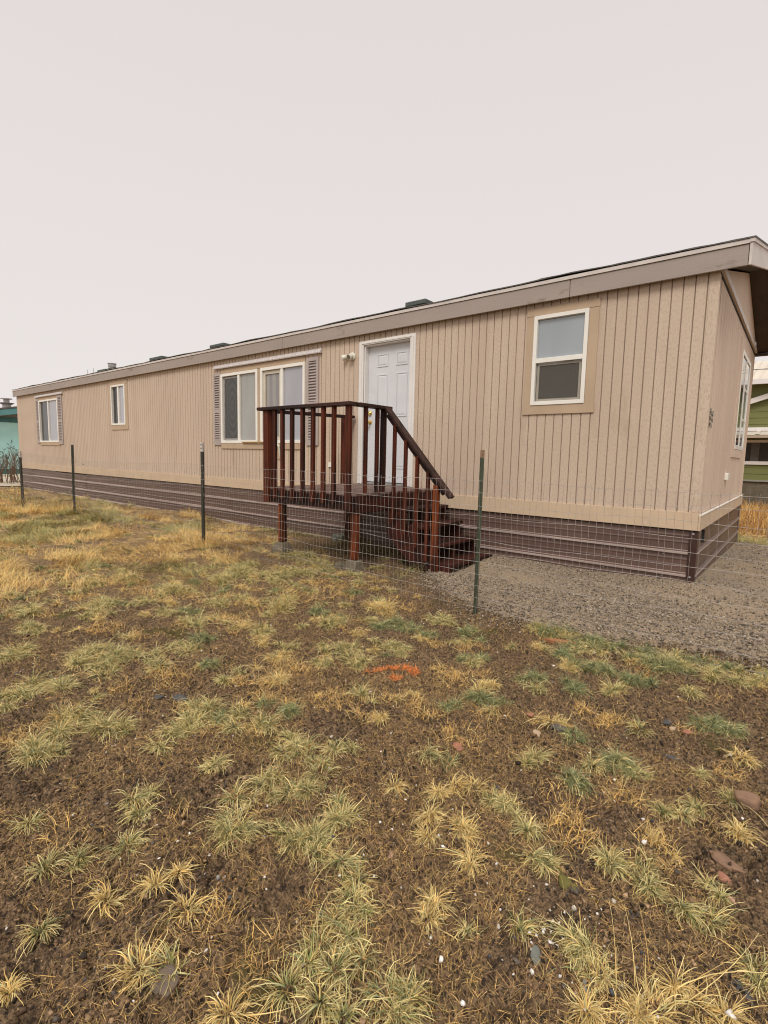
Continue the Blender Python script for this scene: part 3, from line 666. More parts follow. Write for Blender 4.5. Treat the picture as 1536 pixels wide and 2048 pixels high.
# ------------------------------------------------------------------ wire fence
FY = 4.05
fence = empty('wire_fence', (-7,FY,0), 'low galvanised welded wire mesh fence on green steel posts across the yard', 'fence')
def tpost(x, zb, zt, mat, lean=(0,0), tip=None, rot=0, studs=True, sz=1.0, tipm='posttip'):
    m = MB(); g = zb-.3
    def P(dx, dy, z):
        c, s = math.cos(rot), math.sin(rot); k = (z-zb); dx *= sz; dy *= sz
        return (x+dx*c-dy*s+lean[0]*k, FY+dx*s+dy*c+lean[1]*k, z)
    def pr(sec, z0, z1):
        n = len(sec); m.add([P(a,b,z0) for a,b in sec]+[P(a,b,z1) for a,b in sec], [tuple(range(n))[::-1], tuple(range(n,2*n))]+[(i,(i+1)%n,(i+1)%n+n,i+n) for i in range(n)])
    T = [(-.018,-.020),(.018,-.020),(.018,-.015),(.003,-.015),(.002,.020),(-.002,.020),(-.003,-.015),(-.018,-.015)]
    zc = zt-tip if tip else zt
    pr(T, g, zc)
    if studs:
        z = zb+.08
        while z < zt-.03:
            pr([(-.005,-.026),(.005,-.026),(.004,-.019),(-.004,-.019)], z, z+.014); z += .054
    o = m.build('fence_post', mat, fence)
    if tip:
        m = MB(); pr(T, zc+.0005, zt); m.build('post_tip', M[tipm], o)
    return o
M['rust'] = paint('rusty_post_tip', (.33,.20,.12), (.2,.12,.075), .8, 40, bst=.3)
tpost(-2.190, -.05, 1.457, M['post'], (.004,0), .07, R(-35), sz=.85, tipm='rust')
tpost(-6.68, .06, 1.526, M['postdark'], (.003,0), .13, R(10), sz=1.2)
tpost(-11.52, .11, 1.485, M['postdark'], (.030,0), None, R(70), sz=1.35)
tpost(-14.72, -.10, 1.325, M['postdark'], (-.02,0), .15, R(20), sz=1.35)
tpost(2.30, .0, 1.45, M['post'], (0,0), None, R(-20))
TOPX = np.array([-15.5,-14.3,-10.6,-7.07,-5.24,-3.78,-2.215,-.55,2.4]); TOPZ = np.array([1.28,1.27,1.16,1.205,1.187,1.183,1.183,1.183,1.17])
def wy_(x, z): return FY-.024 + .020*np.sin(x*1.7+z*2) + .012*np.sin(x*4.1+z*5+1)
verts = []; quads = []
def wire(pts, rad):
    n0 = sum(len(v) for v in verts); pts = np.asarray(pts); n = len(pts)
    d = np.gradient(pts, axis=0); d /= np.linalg.norm(d, axis=1)[:,None]
    ref = np.array([0,1.,0]); u = np.cross(d, ref); u /= np.linalg.norm(u, axis=1)[:,None]; w = np.cross(d, u)
    ring_ = [pts + rad*(u*math.cos(a)+w*math.sin(a)) for a in (0, 2.094, 4.189)]
    verts.append(np.stack(ring_, 1).reshape(-1,3))
    for i in range(n-1):
        for k in range(3):
            a = n0+i*3+k; b = n0+i*3+(k+1)%3; quads.append((a,b,b+3,a+3))
WX0, WX1 = -14.75, 2.3; CELL = .1045; RADH, RADV = .0018, .00115
for r_ in range(13):
    x = np.arange(WX0, WX1+.01, .11); top = np.interp(x, TOPX, TOPZ)
    z = top - CELL*r_ + .007*np.sin(x*2.3+r_*1.7) + .005*np.sin(x*6.1+r_*3) + rng.normal(0,.0010,len(x))
    if r_ in (5,6): z -= .02*np.exp(-((x+2.9)/.5)**2)
    wire(np.stack([x, wy_(x, z), z], 1), RADH)
xv = WX0
while xv < WX1:
    zt = float(np.interp(xv, TOPX, TOPZ)); k = np.arange(25); z = zt + .012 - k*(CELL*12+.012)/24
    wob = rng.normal(0, .0030, 25)*(1+2.0*(rng.random() < .12)); wob = np.convolve(wob, [.25,.5,.25], 'same')
    if rng.random() < .08: c0 = rng.integers(4,20); wob += .014*np.exp(-((k-c0)/1.6)**2)*rng.choice([-1,1])
    x = xv + wob + .012*np.sin(k*.25+xv)*.5
    wire(np.stack([x, wy_(x, z)+.003, z], 1), RADV); xv += .0522
V = np.concatenate(verts) - np.array([-7,FY,0]); npmesh('wire_mesh', V, np.array(quads), M['wire'], parent=fence)
# ------------------------------------------------------------------ grass and litter
TUFTS = np.array([(-5.69,1.43,0.11,0),(-4.96,1.32,0.18,0),(-5.58,2.13,0.18,0),(-5.55,2.44,0.17,0),(-4.71,1.86,0.19,0),(-4.55,1.68,0.13,0),(-4.57,2.16,0.13,0),(-4.09,2.11,0.13,0),(-3.72,2.1,0.14,0),(-4.73,2.61,0.2,0),(-4.05,2.53,0.16,0),(-4.66,3.09,0.23,0),(-5.05,3.67,0.14,0),(-4.3,3.47,0.13,0),(-4.02,2.87,0.13,0),(-3.5,2.94,0.18,0),(-3.18,2.4,0.14,0),(-2.77,2.36,0.1,0),(-4.48,1.2,0.13,0),(-3.9,1.01,0.17,0),(-3.51,1.22,0.14,0),(-3.57,1.39,0.19,0),(-3.27,1.31,0.14,0),(-3.41,1.47,0.11,0),(-3.36,0.84,0.16,0),(-3.26,1.03,0.11,0),(-3.1,1.5,0.1,0),(-3.27,1.81,0.14,0),(-3.1,0.73,0.08,0),(-2.55,1.05,0.11,0),(-2.69,0.9,0.15,0),(-2.55,0.74,0.12,0),(-2.54,0.69,0.07,0),(-2.26,1.2,0.12,0),(-2.43,1.43,0.1,0),(-2.35,1.31,0.09,0),(-2.09,1.48,0.14,0),(-1.78,1.47,0.14,0),(-1.6,1.27,0.11,0),(-1.94,0.86,0.08,0),(-1.64,1.12,0.08,0),(-1.5,1.27,0.08,0),(-5.11,1.85,0.15,2),(-4.05,1.6,0.14,2),(-3.59,2.39,0.08,2),(-3.3,2.25,0.06,2),(-2.95,1.24,0.07,2),(-2.87,1.48,0.13,2),(-2.26,1.71,0.09,2),(-2.48,2.1,0.1,2),(-6.37,2.92,0.2,2),(-2.74,0.66,0.08,2),(-2.83,0.91,0.09,2),(-2.09,1.77,0.03,2),(-2.01,1.48,0.06,2),(-2.9,3.51,0.22,3),(-2.29,3.68,0.15,0),(-2.89,2.95,0.16,0),(-2.23,2.48,0.11,0),(-2.44,2.62,0.11,0),(-1.55,1.48,0.1,0),(-1.5,1.39,0.07,0),(-1.32,1.36,0.09,0),(-1.24,1.23,0.11,0),(-0.63,2.34,0.06,0),(-0.83,1.83,0.08,0),(-0.79,1.75,0.07,0),(-0.65,1.72,0.08,0),(-2.23,2.91,0.13,0),(-1.92,3.51,0.14,1),(-2.53,3.17,0.11,1),(-2.44,3.32,0.15,1),(-2.18,3.28,0.09,1),(-1.29,2.55,0.11,1),(-1.46,3.89,0.12,1),(-1.15,3.95,0.11,1),(-1.15,3.48,0.14,1),(-1.01,3.45,0.11,1),(-1.18,3.08,0.1,1),(-1.23,2.95,0.06,1),(-0.95,3.07,0.1,1),(-1.72,3.04,0.07,1),(-0.77,2.51,0.06,1),(-1.59,3.14,0.07,1),(-0.69,2.12,0.09,1),(-1.22,1.61,0.04,3),(-1.08,1.69,0.07,3),(-1.01,1.58,0.05,3),(-0.85,1.56,0.05,3),(-0.96,1.47,0.04,3),(-1.0,1.83,0.08,3),(-1.93,1.9,0.09,2),(-1.68,1.94,0.07,2),(-1.49,2.23,0.1,2),(-1.35,2.13,0.05,2),(-1.22,2.11,0.12,2),(-1.55,2.8,0.14,2),(-2.03,3.13,0.09,2),(-1.76,3.25,0.12,2),(-2.35,2.13,0.08,2),(-0.8,2.82,0.09,2),(-2.71,3.73,0.07,2),(-0.6,1.91,0.08,2),(-0.87,3.44,0.09,1),(-0.66,3.4,0.12,1),(-0.85,3.99,0.12,1),(-0.61,3.78,0.15,1),(-0.23,3.16,0.11,1),(-0.16,3.11,0.09,1),(-0.57,2.43,0.11,1),(-0.25,3.79,0.13,0),(-0.41,3.45,0.08,0),(-0.49,2.4,0.09,0),(-0.8,1.81,0.06,0),(-0.62,1.65,0.09,0),(-0.4,1.79,0.06,0),(-0.3,1.83,0.05,0),(-0.11,2.47,0.04,0),(-0.21,2.33,0.04,0),(-0.1,4.08,0.07,0),(-0.06,2.28,0.07,3),(-0.1,2.86,0.06,3),(-0.75,2.8,0.1,2),(-0.68,2.84,0.09,2),(-0.37,2.96,0.05,2),(-0.22,3.52,0.06,2),(-0.29,1.99,0.07,2),(-0.54,1.81,0.1,2),(-0.14,2.68,0.06,2),(-0.28,1.89,0.06,2),(-0.47,2.21,0.07,2),(-2.09,0.54,0.06,0),(-1.85,0.82,0.07,0),(-1.72,0.72,0.07,0),(-1.8,0.61,0.08,0),(-1.84,0.51,0.06,0),(-1.55,1.03,0.11,0),(-1.59,0.42,0.05,0),(-1.2,0.6,0.05,0),(-1.48,0.74,0.08,3),(-1.54,0.58,0.04,3),(-1.34,0.73,0.05,3),(-1.26,0.55,0.05,3),(-1.46,0.31,0.03,3),(-0.98,0.64,0.05,3),(-1.29,1.17,0.09,0),(-1.25,1.34,0.06,0),(-1.18,1.14,0.07,0),(-1.1,1.17,0.06,0),(-1.02,1.16,0.06,0),(-0.98,1.09,0.06,0),(-0.91,1.09,0.07,0),(-0.98,1.0,0.05,0),(-0.89,0.98,0.05,0),(-0.94,0.91,0.05,0),(-0.83,0.96,0.05,0),(-0.92,0.85,0.05,0),(-0.85,0.88,0.05,0),(-0.91,0.77,0.06,0),(-0.82,0.8,0.06,0),(-0.7,0.91,0.06,0),(-0.66,0.96,0.06,0),(-0.65,0.9,0.05,0),(-0.75,0.81,0.06,0),(-1.01,1.56,0.05,3),(-0.87,1.57,0.04,3),(-0.79,1.47,0.07,3),(-0.78,1.25,0.05,3),(-0.76,1.19,0.04,3),(-0.95,1.47,0.04,3),(-0.39,1.73,0.07,0),(-0.29,1.77,0.06,0),(-0.26,1.75,0.05,0),(-0.14,1.89,0.08,0),(-0.17,1.75,0.06,0),(-0.1,1.78,0.05,0),(-0.39,1.4,0.06,0),(-0.35,1.35,0.07,0),(-0.31,1.34,0.05,0),(0.03,1.66,0.05,0),(0.03,1.61,0.04,0),(-0.28,2.0,0.07,3),(-0.26,1.3,0.07,3),(-0.18,1.34,0.07,3),(-0.14,1.44,0.05,3),(-0.08,1.42,0.04,3),(-0.03,1.45,0.05,3),(-0.3,1.22,0.05,3),(-5.05,4.46,0.23,0),(-4.46,3.79,0.23,0),(-4.61,4.4,0.25,0),(-4.46,3.54,0.17,0),(-4.86,3.39,0.23,0),(-6.35,5.19,0.24,2),(-3.8,3.78,0.21,2),(-4.15,2.72,0.14,2)], float)
def blades(bx, by, az, L, lean, curv, w, c0, c1, K=3, zoff=0, minz=.003, clamp=True):
    n = len(bx); z = hgt(bx, by)+zoff - .004
    P = np.zeros((n,K+1,3)); P[:,0] = np.stack([bx,by,z],1)
    bend = rng.normal(0,.22,n)
    for k in range(K):
        th = lean + curv*(k+.5)/K; a = az + bend*k
        P[:,k+1,0] = P[:,k,0] + L/K*np.sin(th)*np.cos(a); P[:,k+1,1] = P[:,k,1] + L/K*np.sin(th)*np.sin(a); P[:,k+1,2] = P[:,k,2] + L/K*np.cos(th)
    if clamp:
        g = hgt(P[:,1:,0].ravel(), P[:,1:,1].ravel()).reshape(n,K)
        P[:,1:,2] = np.maximum(P[:,1:,2], g+minz+rng.random((n,K))*.006)
    ta = az + np.pi/2 + rng.normal(0,.5,n); sx = np.cos(ta)*w/2; sy = np.sin(ta)*w/2; sz = rng.normal(0,.35,n)*w/2
    W = np.linspace(1,.22,K+1)[None,:]
    A = P.copy(); B = P.copy()
    for q, s in ((A,-1),(B,1)):
        q[:,:,0] += s*sx[:,None]*W; q[:,:,1] += s*sy[:,None]*W; q[:,:,2] += s*sz[:,None]*W
    V = np.stack([A,B],2).reshape(-1,3)
    base = np.arange(n)[:,None]*(2*(K+1)) + np.arange(K)[None,:]*2
    Q = np.stack([base, base+1, base+3, base+2], -1).reshape(-1,4)
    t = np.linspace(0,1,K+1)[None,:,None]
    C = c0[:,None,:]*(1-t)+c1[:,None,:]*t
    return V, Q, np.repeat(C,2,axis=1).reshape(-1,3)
def merge(parts):
    vs, qs, cs = [], [], []; n = 0
    for v, q, c in parts: vs.append(v); qs.append(q+n); cs.append(c); n += len(v)
    return np.concatenate(vs), np.concatenate(qs), np.concatenate(cs)
PAL = {'straw': (.70,.50,.18), 'pale': (.86,.70,.32), 'gold': (.74,.46,.14), 'rust': (.42,.21,.07), 'dead': (.25,.15,.07), 'green': (.17,.20,.05), 'bluegreen': (.20,.245,.125), 'sage': (.34,.34,.15), 'olive': (.23,.19,.04), 'dk': (.05,.06,.026)}
PAL = {k: np.array(v) for k, v in PAL.items()}
def pick(names, probs, n): 
    i = rng.choice(len(names), n, p=probs); a = np.array([PAL[k] for k in names])[i]
    return a*np.clip(rng.normal(1,.2,n),.5,1.6)[:,None]
def mixcol(t):
    if t == 0: return (['green','sage','bluegreen','straw','dk'],[.33,.17,.12,.16,.22]), (['pale','straw','sage','green'],[.54,.24,.12,.10])
    if t == 1: return (['green','bluegreen','sage','dk'],[.34,.36,.14,.16]), (['bluegreen','sage','pale','green'],[.36,.30,.16,.18])
    if t == 2: return (['gold','rust','dead','straw'],[.4,.2,.2,.2]), (['gold','straw','pale','rust'],[.42,.28,.15,.15])
    return (['straw','gold','dead','sage'],[.4,.25,.15,.2]), (['pale','straw','gold'],[.48,.34,.18])
gp_, yp_ = [], []
def tuft(x, y, r, t, dens=1.0):
    dist = math.hypot(x, y); wf = 1 + max(0, dist-3)*.10
    (n0, p0), (n1, p1) = mixcol(t)
    if t == 2:       # short tangled mat
        n = int(420*(r/.15)**1.5*dens/ wf); n = min(max(n, 60), 1100)
        rr = r*np.sqrt(rng.random(n))*1.05; a = rng.random(n)*2*np.pi
        bx = x+rr*np.cos(a)*(.8+.4*rng.random(n)); by = y+rr*np.sin(a)*.8
        keep = fbm(bx,by,14,2,77) > .40; bx = bx[keep]; by = by[keep]; n = len(bx)
        yp_.append(blades(bx, by, rng.random(n)*6.283, rng.uniform(.025,.075,n), rng.uniform(.2,1.2,n), rng.uniform(.2,1.3,n), rng.uniform(.0016,.0028,n)*wf, pick(n0,p0,n), pick(n1,p1,n), zoff=.006))
        return
    nsub = max(1, int(round((r/.075)**1.3)))
    nsub = max(1, int(round((r/.052)**1.5)))
    for s in range(nsub):
        if nsub == 1: cx, cy = x, y
        else:
            a = rng.random()*6.283; q = r*.70*math.sqrt(rng.random()); cx, cy = x+q*math.cos(a)*1.15, y+q*math.sin(a)*.8
        rs = r if nsub == 1 else r*rng.uniform(.35,.75)*(.8 if nsub > 4 else 1)
        n = int(rng.uniform(80,130)*dens*(1.0 if dist < 2.2 else 1.45)*(1.25 if t == 1 else 1)); 
        a = rng.random(n)*6.283; q = rs*rng.choice([.22,.35,.6])*np.sqrt(rng.random(n))
        bx = cx+q*np.cos(a); by = cy+q*np.sin(a)
        L = np.clip((rs*.64+.018)*rng.lognormal(0,.36,n), .015, .17)
        az = a + rng.normal(0,rng.uniform(.4,.9),n); ph = rng.normal(-.9,1.0); bb = rng.uniform(.15,.75); az = np.arctan2(np.sin(az)+bb*math.sin(ph), np.cos(az)+bb*math.cos(ph))
        lean = np.clip(rng.normal(.85,.36,n),.05,1.4); curv = rng.uniform(.7,1.9,n)
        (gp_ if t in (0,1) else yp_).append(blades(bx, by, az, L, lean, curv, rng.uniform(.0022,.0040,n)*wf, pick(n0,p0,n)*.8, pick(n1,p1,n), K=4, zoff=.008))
        # dead skirt of the tuft
        m = n//3; a = rng.random(m)*6.283; q = rs*.5*np.sqrt(rng.random(m))
        (gp_ if t in (0,1) else yp_).append(blades(cx+q*np.cos(a), cy+q*np.sin(a), a+rng.normal(0,.8,m), rs*rng.uniform(.5,1.1,m), rng.uniform(.9,1.5,m), rng.uniform(.1,.5,m), rng.uniform(.0012,.0024,m)*wf, pick(['dead','rust','straw'],[.5,.2,.3],m), pick(['dead','straw','gold'],[.4,.4,.2],m), K=3, zoff=.004))
for x, y, r, t in TUFTS:
    if math.hypot(x+1.92,y-2.54) > .17: tuft(x, y, min(r*1.10, .33), int(t))
for x, y, r in ((-5.55,4.27,.10),(-5.30,4.24,.11),(-5.15,4.3,.09),(-4.28,4.22,.10),(-4.05,4.21,.08),(-3.85,4.27,.10),(-4.5,4.3,.12),(-4.8,4.25,.1),(-5.8,4.3,.1)): tuft(x, y, r, int(rng.choice([0,3,0])))
# random small tufts between the big ones
for k in range(400):
    x = rng.uniform(-6.5,.9); y = rng.uniform(.25,4.3)
    if gravel_d(np.array([x]),np.array([y]))[0] > -.05: continue
    if np.min(np.hypot(TUFTS[:,0]-x, TUFTS[:,1]-y)) < .10 or math.hypot(x+1.92,y-2.54) < .24: continue
    if vnoise(np.array([x*1.3]),np.array([y*1.3]),88)[0] < .42: continue
    tt = int(rng.choice([0,1,2,3],p=[.25,.11,.42,.22])); tuft(x, y, rng.uniform(.025,.08)*(1.6 if tt == 2 else 1), tt, .5)
pts_ = []
for k in range(2600):
    x = rng.uniform(-6.2,-.2); y = rng.uniform(1.0,4.1)
    if math.hypot(x,y) < 2.1 or gravel_d(np.array([x]),np.array([y]))[0] > -.1: continue
    if x > -1.9 and rng.random() < .72: continue
    if math.hypot(x+1.92,y-2.54) < .26: continue
    if any((x-a)**2+(y-b)**2 < .29**2 for a, b in pts_) or np.min(np.hypot(TUFTS[:,0]-x, TUFTS[:,1]-y)-TUFTS[:,2]*.9) < .04: continue
    if vnoise(np.array([x*.8+5]),np.array([y*.8]),93)[0] < .30: continue
    pts_.append((x,y)); tuft(x, y, rng.uniform(.055,.11), int(rng.choice([0,1,3],p=[.6,.12,.28])), 1.0)
print('extra tufts', len(pts_))
# thin edge of grass along the gravel
for k in range(70):
    x = rng.uniform(-1.6,1.2); y = float(np.interp(x, EDGE[:,0], EDGE[:,1]))-rng.uniform(.08,.38)
    tuft(x, y, rng.uniform(.05,.11), int(rng.choice([0,1,2],p=[.4,.35,.25])), .7)
# ragged tufts along the deck, fence line and the middle ground
for k in range(170):
    x = rng.uniform(-9.5,-3.3); y = rng.uniform(1.6,5.7)
    if y > 5.3 and x > -5.7: continue
    if vnoise(np.array([x*.9]),np.array([y*.9]),91)[0] < .30: continue
    tuft(x, y, rng.uniform(.05,.11), int(rng.choice([0,1,2,3],p=[.42,.13,.22,.23])), .6)
# far lawn, dense and golden, greener near the house
def lawn(n, x0, x1, y0, y1, wmul, lo, names):
    x = rng.uniform(x0,x1,n); y = rng.uniform(y0,y1,n)
    k = (fbm(x,y,1.5,4,61) + .30*(fbm(x,y,5,2,62)-.5) - .16*smooth(4.7,5.4,y)*smooth(-8,-11,x)*(y < 6.1) > lo) & ~((x < -22.4) & (y > 4.7+.04*(x+22))); 
    k &= ~((y > Y0-.02) & (y < YB+.1) & (x < X0) & (x > X1)); x = x[k]; y = y[k]; n = len(x)
    gmask = (fbm(x,y,.8,3,66) + .22*smooth(3.6,4.6,y) - .10*smooth(-9,-15,x)) > .56
    c0 = pick(['gold','straw','rust','dead'],[.30,.25,.15,.3],n); c1 = pick(['gold','straw','pale','dead'],[.34,.34,.24,.08],n)
    g0 = pick(['green','olive','sage','dead'],[.3,.3,.2,.2],n); g1 = pick(['sage','straw','olive','pale'],[.4,.25,.2,.15],n)
    gm = gmask[:,None]; c0 = np.where(gm,g0,c0); c1 = np.where(gm,g1,c1)
    d = np.hypot(x,y); w = rng.uniform(.0025,.0045,n)*(1+np.maximum(0,d-5)*.09)*wmul
    clump = fbm(x,y,3.2,2,70)
    L = rng.uniform(.05,.13,n)*(.35+1.5*smooth(.3,.7,clump))
    az = np.arctan2(fbm(x,y,2.1,2,72)-.5, fbm(x,y,2.1,2,73)-.5) + rng.normal(0,.7,n)
    return blades(x,y,az,L,rng.uniform(.3,1.3,n),rng.uniform(.1,.9,n),w,c0,c1,K=3,zoff=.004)
yp_.append(lawn(80000,-17,-5.2,.9,6.05,1.0,.43,None)); yp_.append(lawn(40000,-13,-5.5,1.2,5.9,1.0,.48,None))
yp_.append(lawn(26000,-34,-16,.5,9,1.3,.42,None))
yp_.append(lawn(16000,-6.6,-3.4,2.2,6.0,.8,.5,None))
yp_.append(lawn(16000,-2.6,1.5,10.8,13.0,1.2,.34,None)); n = 9000; x = rng.uniform(-3,1.5,n); y = rng.uniform(12.6,19.5,n)
yp_.append(blades(x,y,rng.random(n)*6.283,rng.uniform(.15,.42,n),rng.uniform(0,.8,n),rng.uniform(.1,.9,n),rng.uniform(.006,.012,n),pick(['gold','rust','dead'],[.25,.5,.25],n),pick(['gold','rust','straw'],[.35,.5,.15],n)))
# tall dry stems along the far fence
n = 700; x = rng.uniform(-16,-8.5,n); y = 4.0+rng.normal(-.25,.33,n); cl = vnoise(x*1.4,y,79) > .45; x = x[cl]; y = y[cl]; n = len(x)
yp_.append(blades(x,y,rng.random(n)*6.283,rng.uniform(.15,.42,n),np.abs(rng.normal(.1,.2,n)),rng.uniform(0,.6,n),rng.uniform(.004,.007,n),pick(['gold','rust'],[.7,.3],n),pick(['gold','straw'],[.6,.4],n)))
n = 60; x = -6.55+rng.normal(0,.25,n); y = 3.95+rng.normal(0,.15,n)
yp_.append(blades(x,y,rng.random(n)*6.283,rng.uniform(.15,.4,n),np.abs(rng.normal(.3,.3,n)),rng.uniform(.2,1.4,n),rng.uniform(.003,.005,n),pick(['gold','straw'],[.6,.4],n),pick(['gold','straw'],[.5,.5],n)))
# long bent stalks lower right
sx = np.array([-.27,-.22,-.20,-.13,-.16,-.30,-.12,-.10,-.05,-.25]); sy = np.array([1.37,1.36,1.44,1.44,1.40,1.33,1.40,1.46,1.42,1.28]); n = len(sx)
yp_.append(blades(sx,sy,np.array([2.2,2.0,2.4,.9,.8,2.6,.85,.2,.6,1.7]),np.array([.20,.19,.17,.36,.34,.16,.30,.22,.2,.15]),np.array([.15,.4,.25,.95,1.0,.2,1.05,.5,.8,.1]),np.full(n,.25),np.full(n,.0026),pick(['straw','gold'],[.6,.4],n),pick(['pale','straw'],[.6,.4],n),K=5))
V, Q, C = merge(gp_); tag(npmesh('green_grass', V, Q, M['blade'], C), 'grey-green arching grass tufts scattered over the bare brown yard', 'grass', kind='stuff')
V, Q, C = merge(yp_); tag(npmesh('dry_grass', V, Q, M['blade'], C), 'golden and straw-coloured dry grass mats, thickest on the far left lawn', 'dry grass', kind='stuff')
# litter of short dead fibres
def litter(n, x0, x1, y0, y1, s):
    x = rng.uniform(x0,x1,n); y = rng.uniform(y0,y1,n); k = (fbm(x,y,4.0,3,50) > .40) & (gravel_d(x,y) < 0); x = x[k]; y = y[k]; n = len(x)
    return blades(x,y,rng.random(n)*6.283,rng.uniform(.012,.055,n)*s,rng.uniform(1.15,1.6,n),rng.uniform(-.4,.4,n),rng.uniform(.0009,.0020,n)*s,pick(['dead','rust','straw','gold'],[.60,.16,.12,.12],n),pick(['dead','straw','gold'],[.56,.24,.20],n),K=2,minz=.001)
P_ = [litter(70000,-2.4,.4,.3,2.6,1.0), litter(52000,-4.2,.6,.6,4.4,1.25), litter(30000,-7.5,-2.5,.9,5.6,1.7)]
V, Q, C = merge(P_); tag(npmesh('straw_litter', V, Q, M['blade'], C), 'short dead brown straw fibres lying flat on the soil', 'straw litter', kind='stuff')
# orange sprayed grass mark
op = []
PO = np.array((.70,.24,.07))
def orange(cx, cy, rx, ry, n, rot=0):
    a = rng.random(n)*6.283; q = np.sqrt(rng.random(n)); u = q*np.cos(a)*rx; v = q*np.sin(a)*ry
    bx = cx+u*math.cos(rot)-v*math.sin(rot); by = cy+u*math.sin(rot)+v*math.cos(rot)
    k = fbm(bx,by,26,2,31) > .40; bx = bx[k]; by = by[k]; n = len(bx); c = PO*rng.uniform(.6,1.2,n)[:,None]
    op.append(blades(bx,by,rng.random(n)*6.283,rng.uniform(.018,.045,n),rng.uniform(.4,1.4,n),rng.uniform(.1,.8,n),rng.uniform(.0022,.004,n),c,c*1.05,zoff=.008))
orange(-1.86,2.60,.060,.055,420); orange(-1.95,2.54,.095,.018,260,R(40)); orange(-2.02,2.46,.035,.03,150); orange(-1.86,2.44,.040,.020,120,R(45)); orange(-2.06,2.41,.02,.015,40)
V, Q, C = merge(op); tag(npmesh('painted_grass', V, Q, M['blade'], C), 'patch of short grass sprayed bright orange as a marking', 'painted grass', kind='stuff')
# ------------------------------------------------------------------ clods, pebbles, gravel stones
ICO = None
def ico():
    t = (1+5**.5)/2; v = np.array([(-1,t,0),(1,t,0),(-1,-t,0),(1,-t,0),(0,-1,t),(0,1,t),(0,-1,-t),(0,1,-t),(t,0,-1),(t,0,1),(-t,0,-1),(-t,0,1)])/math.sqrt(1+t*t)
    f = np.array([(0,11,5),(0,5,1),(0,1,7),(0,7,10),(0,10,11),(1,5,9),(5,11,4),(11,10,2),(10,7,6),(7,1,8),(3,9,4),(3,4,2),(3,2,6),(3,6,8),(3,8,9),(4,9,5),(2,4,11),(6,2,10),(8,6,7),(9,8,1)])
    return v, f
IV, IF = ico()
def stones(x, y, s, flat, cols, sink=.3, cube=False, zo=0):
    n = len(x); base, F = (np.array([(a,b,c) for a in (-.6,.6) for b in (-.6,.6) for c in (-.6,.6)]), np.array([(0,1,3,2),(4,6,7,5),(0,4,5,1),(2,3,7,6),(0,2,6,4),(1,5,7,3)])) if cube else (IV, IF)
    k = len(base); V = base[None]*(1+rng.normal(0,.22,(n,k,1))) + rng.normal(0,.10,(n,k,3))
    V = V*np.stack([rng.uniform(.7,1.3,n), rng.uniform(.6,1.0,n), flat], 1)[:,None,:]
    a = rng.random(n)*6.283; b = rng.normal(0,.35,n); c, d = np.cos(b)[:,None], np.sin(b)[:,None]
    X_, Z_ = V[:,:,0]*c-V[:,:,2]*d, V[:,:,0]*d+V[:,:,2]*c; V[:,:,0] = X_; V[:,:,2] = Z_
    c, d = np.cos(a)[:,None], np.sin(a)[:,None]; X_, Y_ = V[:,:,0]*c-V[:,:,1]*d, V[:,:,0]*d+V[:,:,1]*c; V[:,:,0] = X_; V[:,:,1] = Y_
    V = V*(s/2)[:,None,None]; V[:,:,0] += x[:,None]; V[:,:,1] += y[:,None]; V[:,:,2] += (hgt(x,y)+zo+s*flat*(.5-sink))[:,None]
    Q = (F[None]+ (np.arange(n)*k)[:,None,None]).reshape(-1, F.shape[1])
    return V.reshape(-1,3), Q, np.repeat(cols,k,axis=0)
n = 84000; x = np.concatenate([rng.uniform(-2.4,.4,n//2), rng.uniform(-4.5,.8,n-n//2)]); y = np.concatenate([rng.uniform(.3,2.6,n//2), rng.uniform(.6,4.5,n-n//2)])
k = (fbm(x,y,3.0,3,55) > .44) & (gravel_d(x,y) < .0); x = x[k]; y = y[k]; n = len(x)
soilc = np.array([(.19,.115,.06),(.10,.06,.032),(.31,.20,.11),(.03,.021,.014),(.10,.08,.062)])[rng.choice(5,n,p=[.3,.26,.2,.14,.1])]
V, Q, C = stones(x, y, np.clip(rng.lognormal(-5.0,.5,n),.003,.026), rng.uniform(.45,.9,n), soilc*rng.uniform(.7,1.3,n)[:,None], cube=True)
tag(npmesh('soil_clods', V, Q, M['stone'], C), 'small crumbly brown soil clods over the bare ground', 'soil clods', kind='stuff')
cl = [(-.9,1.2,.25),(-1.35,.85,.25),(-.45,1.42,.12),(-1.6,.8,.3),(-2.2,1.3,.3),(-.3,2.0,.4),(-.55,2.4,.5),(-1.1,1.5,.3),(-1.8,2.3,.5),(-.3,1.35,.08),(-2.6,2.0,.6),(-3.3,2.9,.7),(-1.1,3.7,.4),(-.42,1.40,.05)]
xs_, ys_ = [], []
for cx, cy, sp in cl:
    m = 34; xs_.append(cx+rng.normal(0,sp,m)); ys_.append(cy+rng.normal(0,sp,m))
x = np.concatenate(xs_+[rng.uniform(-4,.4,380)]); y = np.concatenate(ys_+[rng.uniform(.4,4,380)]); k = gravel_d(x,y) < .05; x = x[k]; y = y[k]; n = len(x)
pc = np.array([(.70,.66,.60),(.50,.44,.36),(.07,.07,.075),(.34,.17,.10),(.25,.24,.22)])[rng.choice(5,n,p=[.38,.15,.22,.12,.13])]
V, Q, C = stones(x, y, np.clip(rng.lognormal(-4.8,.38,n),.005,.020), rng.uniform(.5,.9,n), pc, sink=.08, zo=.004)
tag(npmesh('pebbles', V, Q, M['stone'], C), 'tiny white, slate and brick-red pebbles strewn over the soil', 'pebbles', kind='stuff')
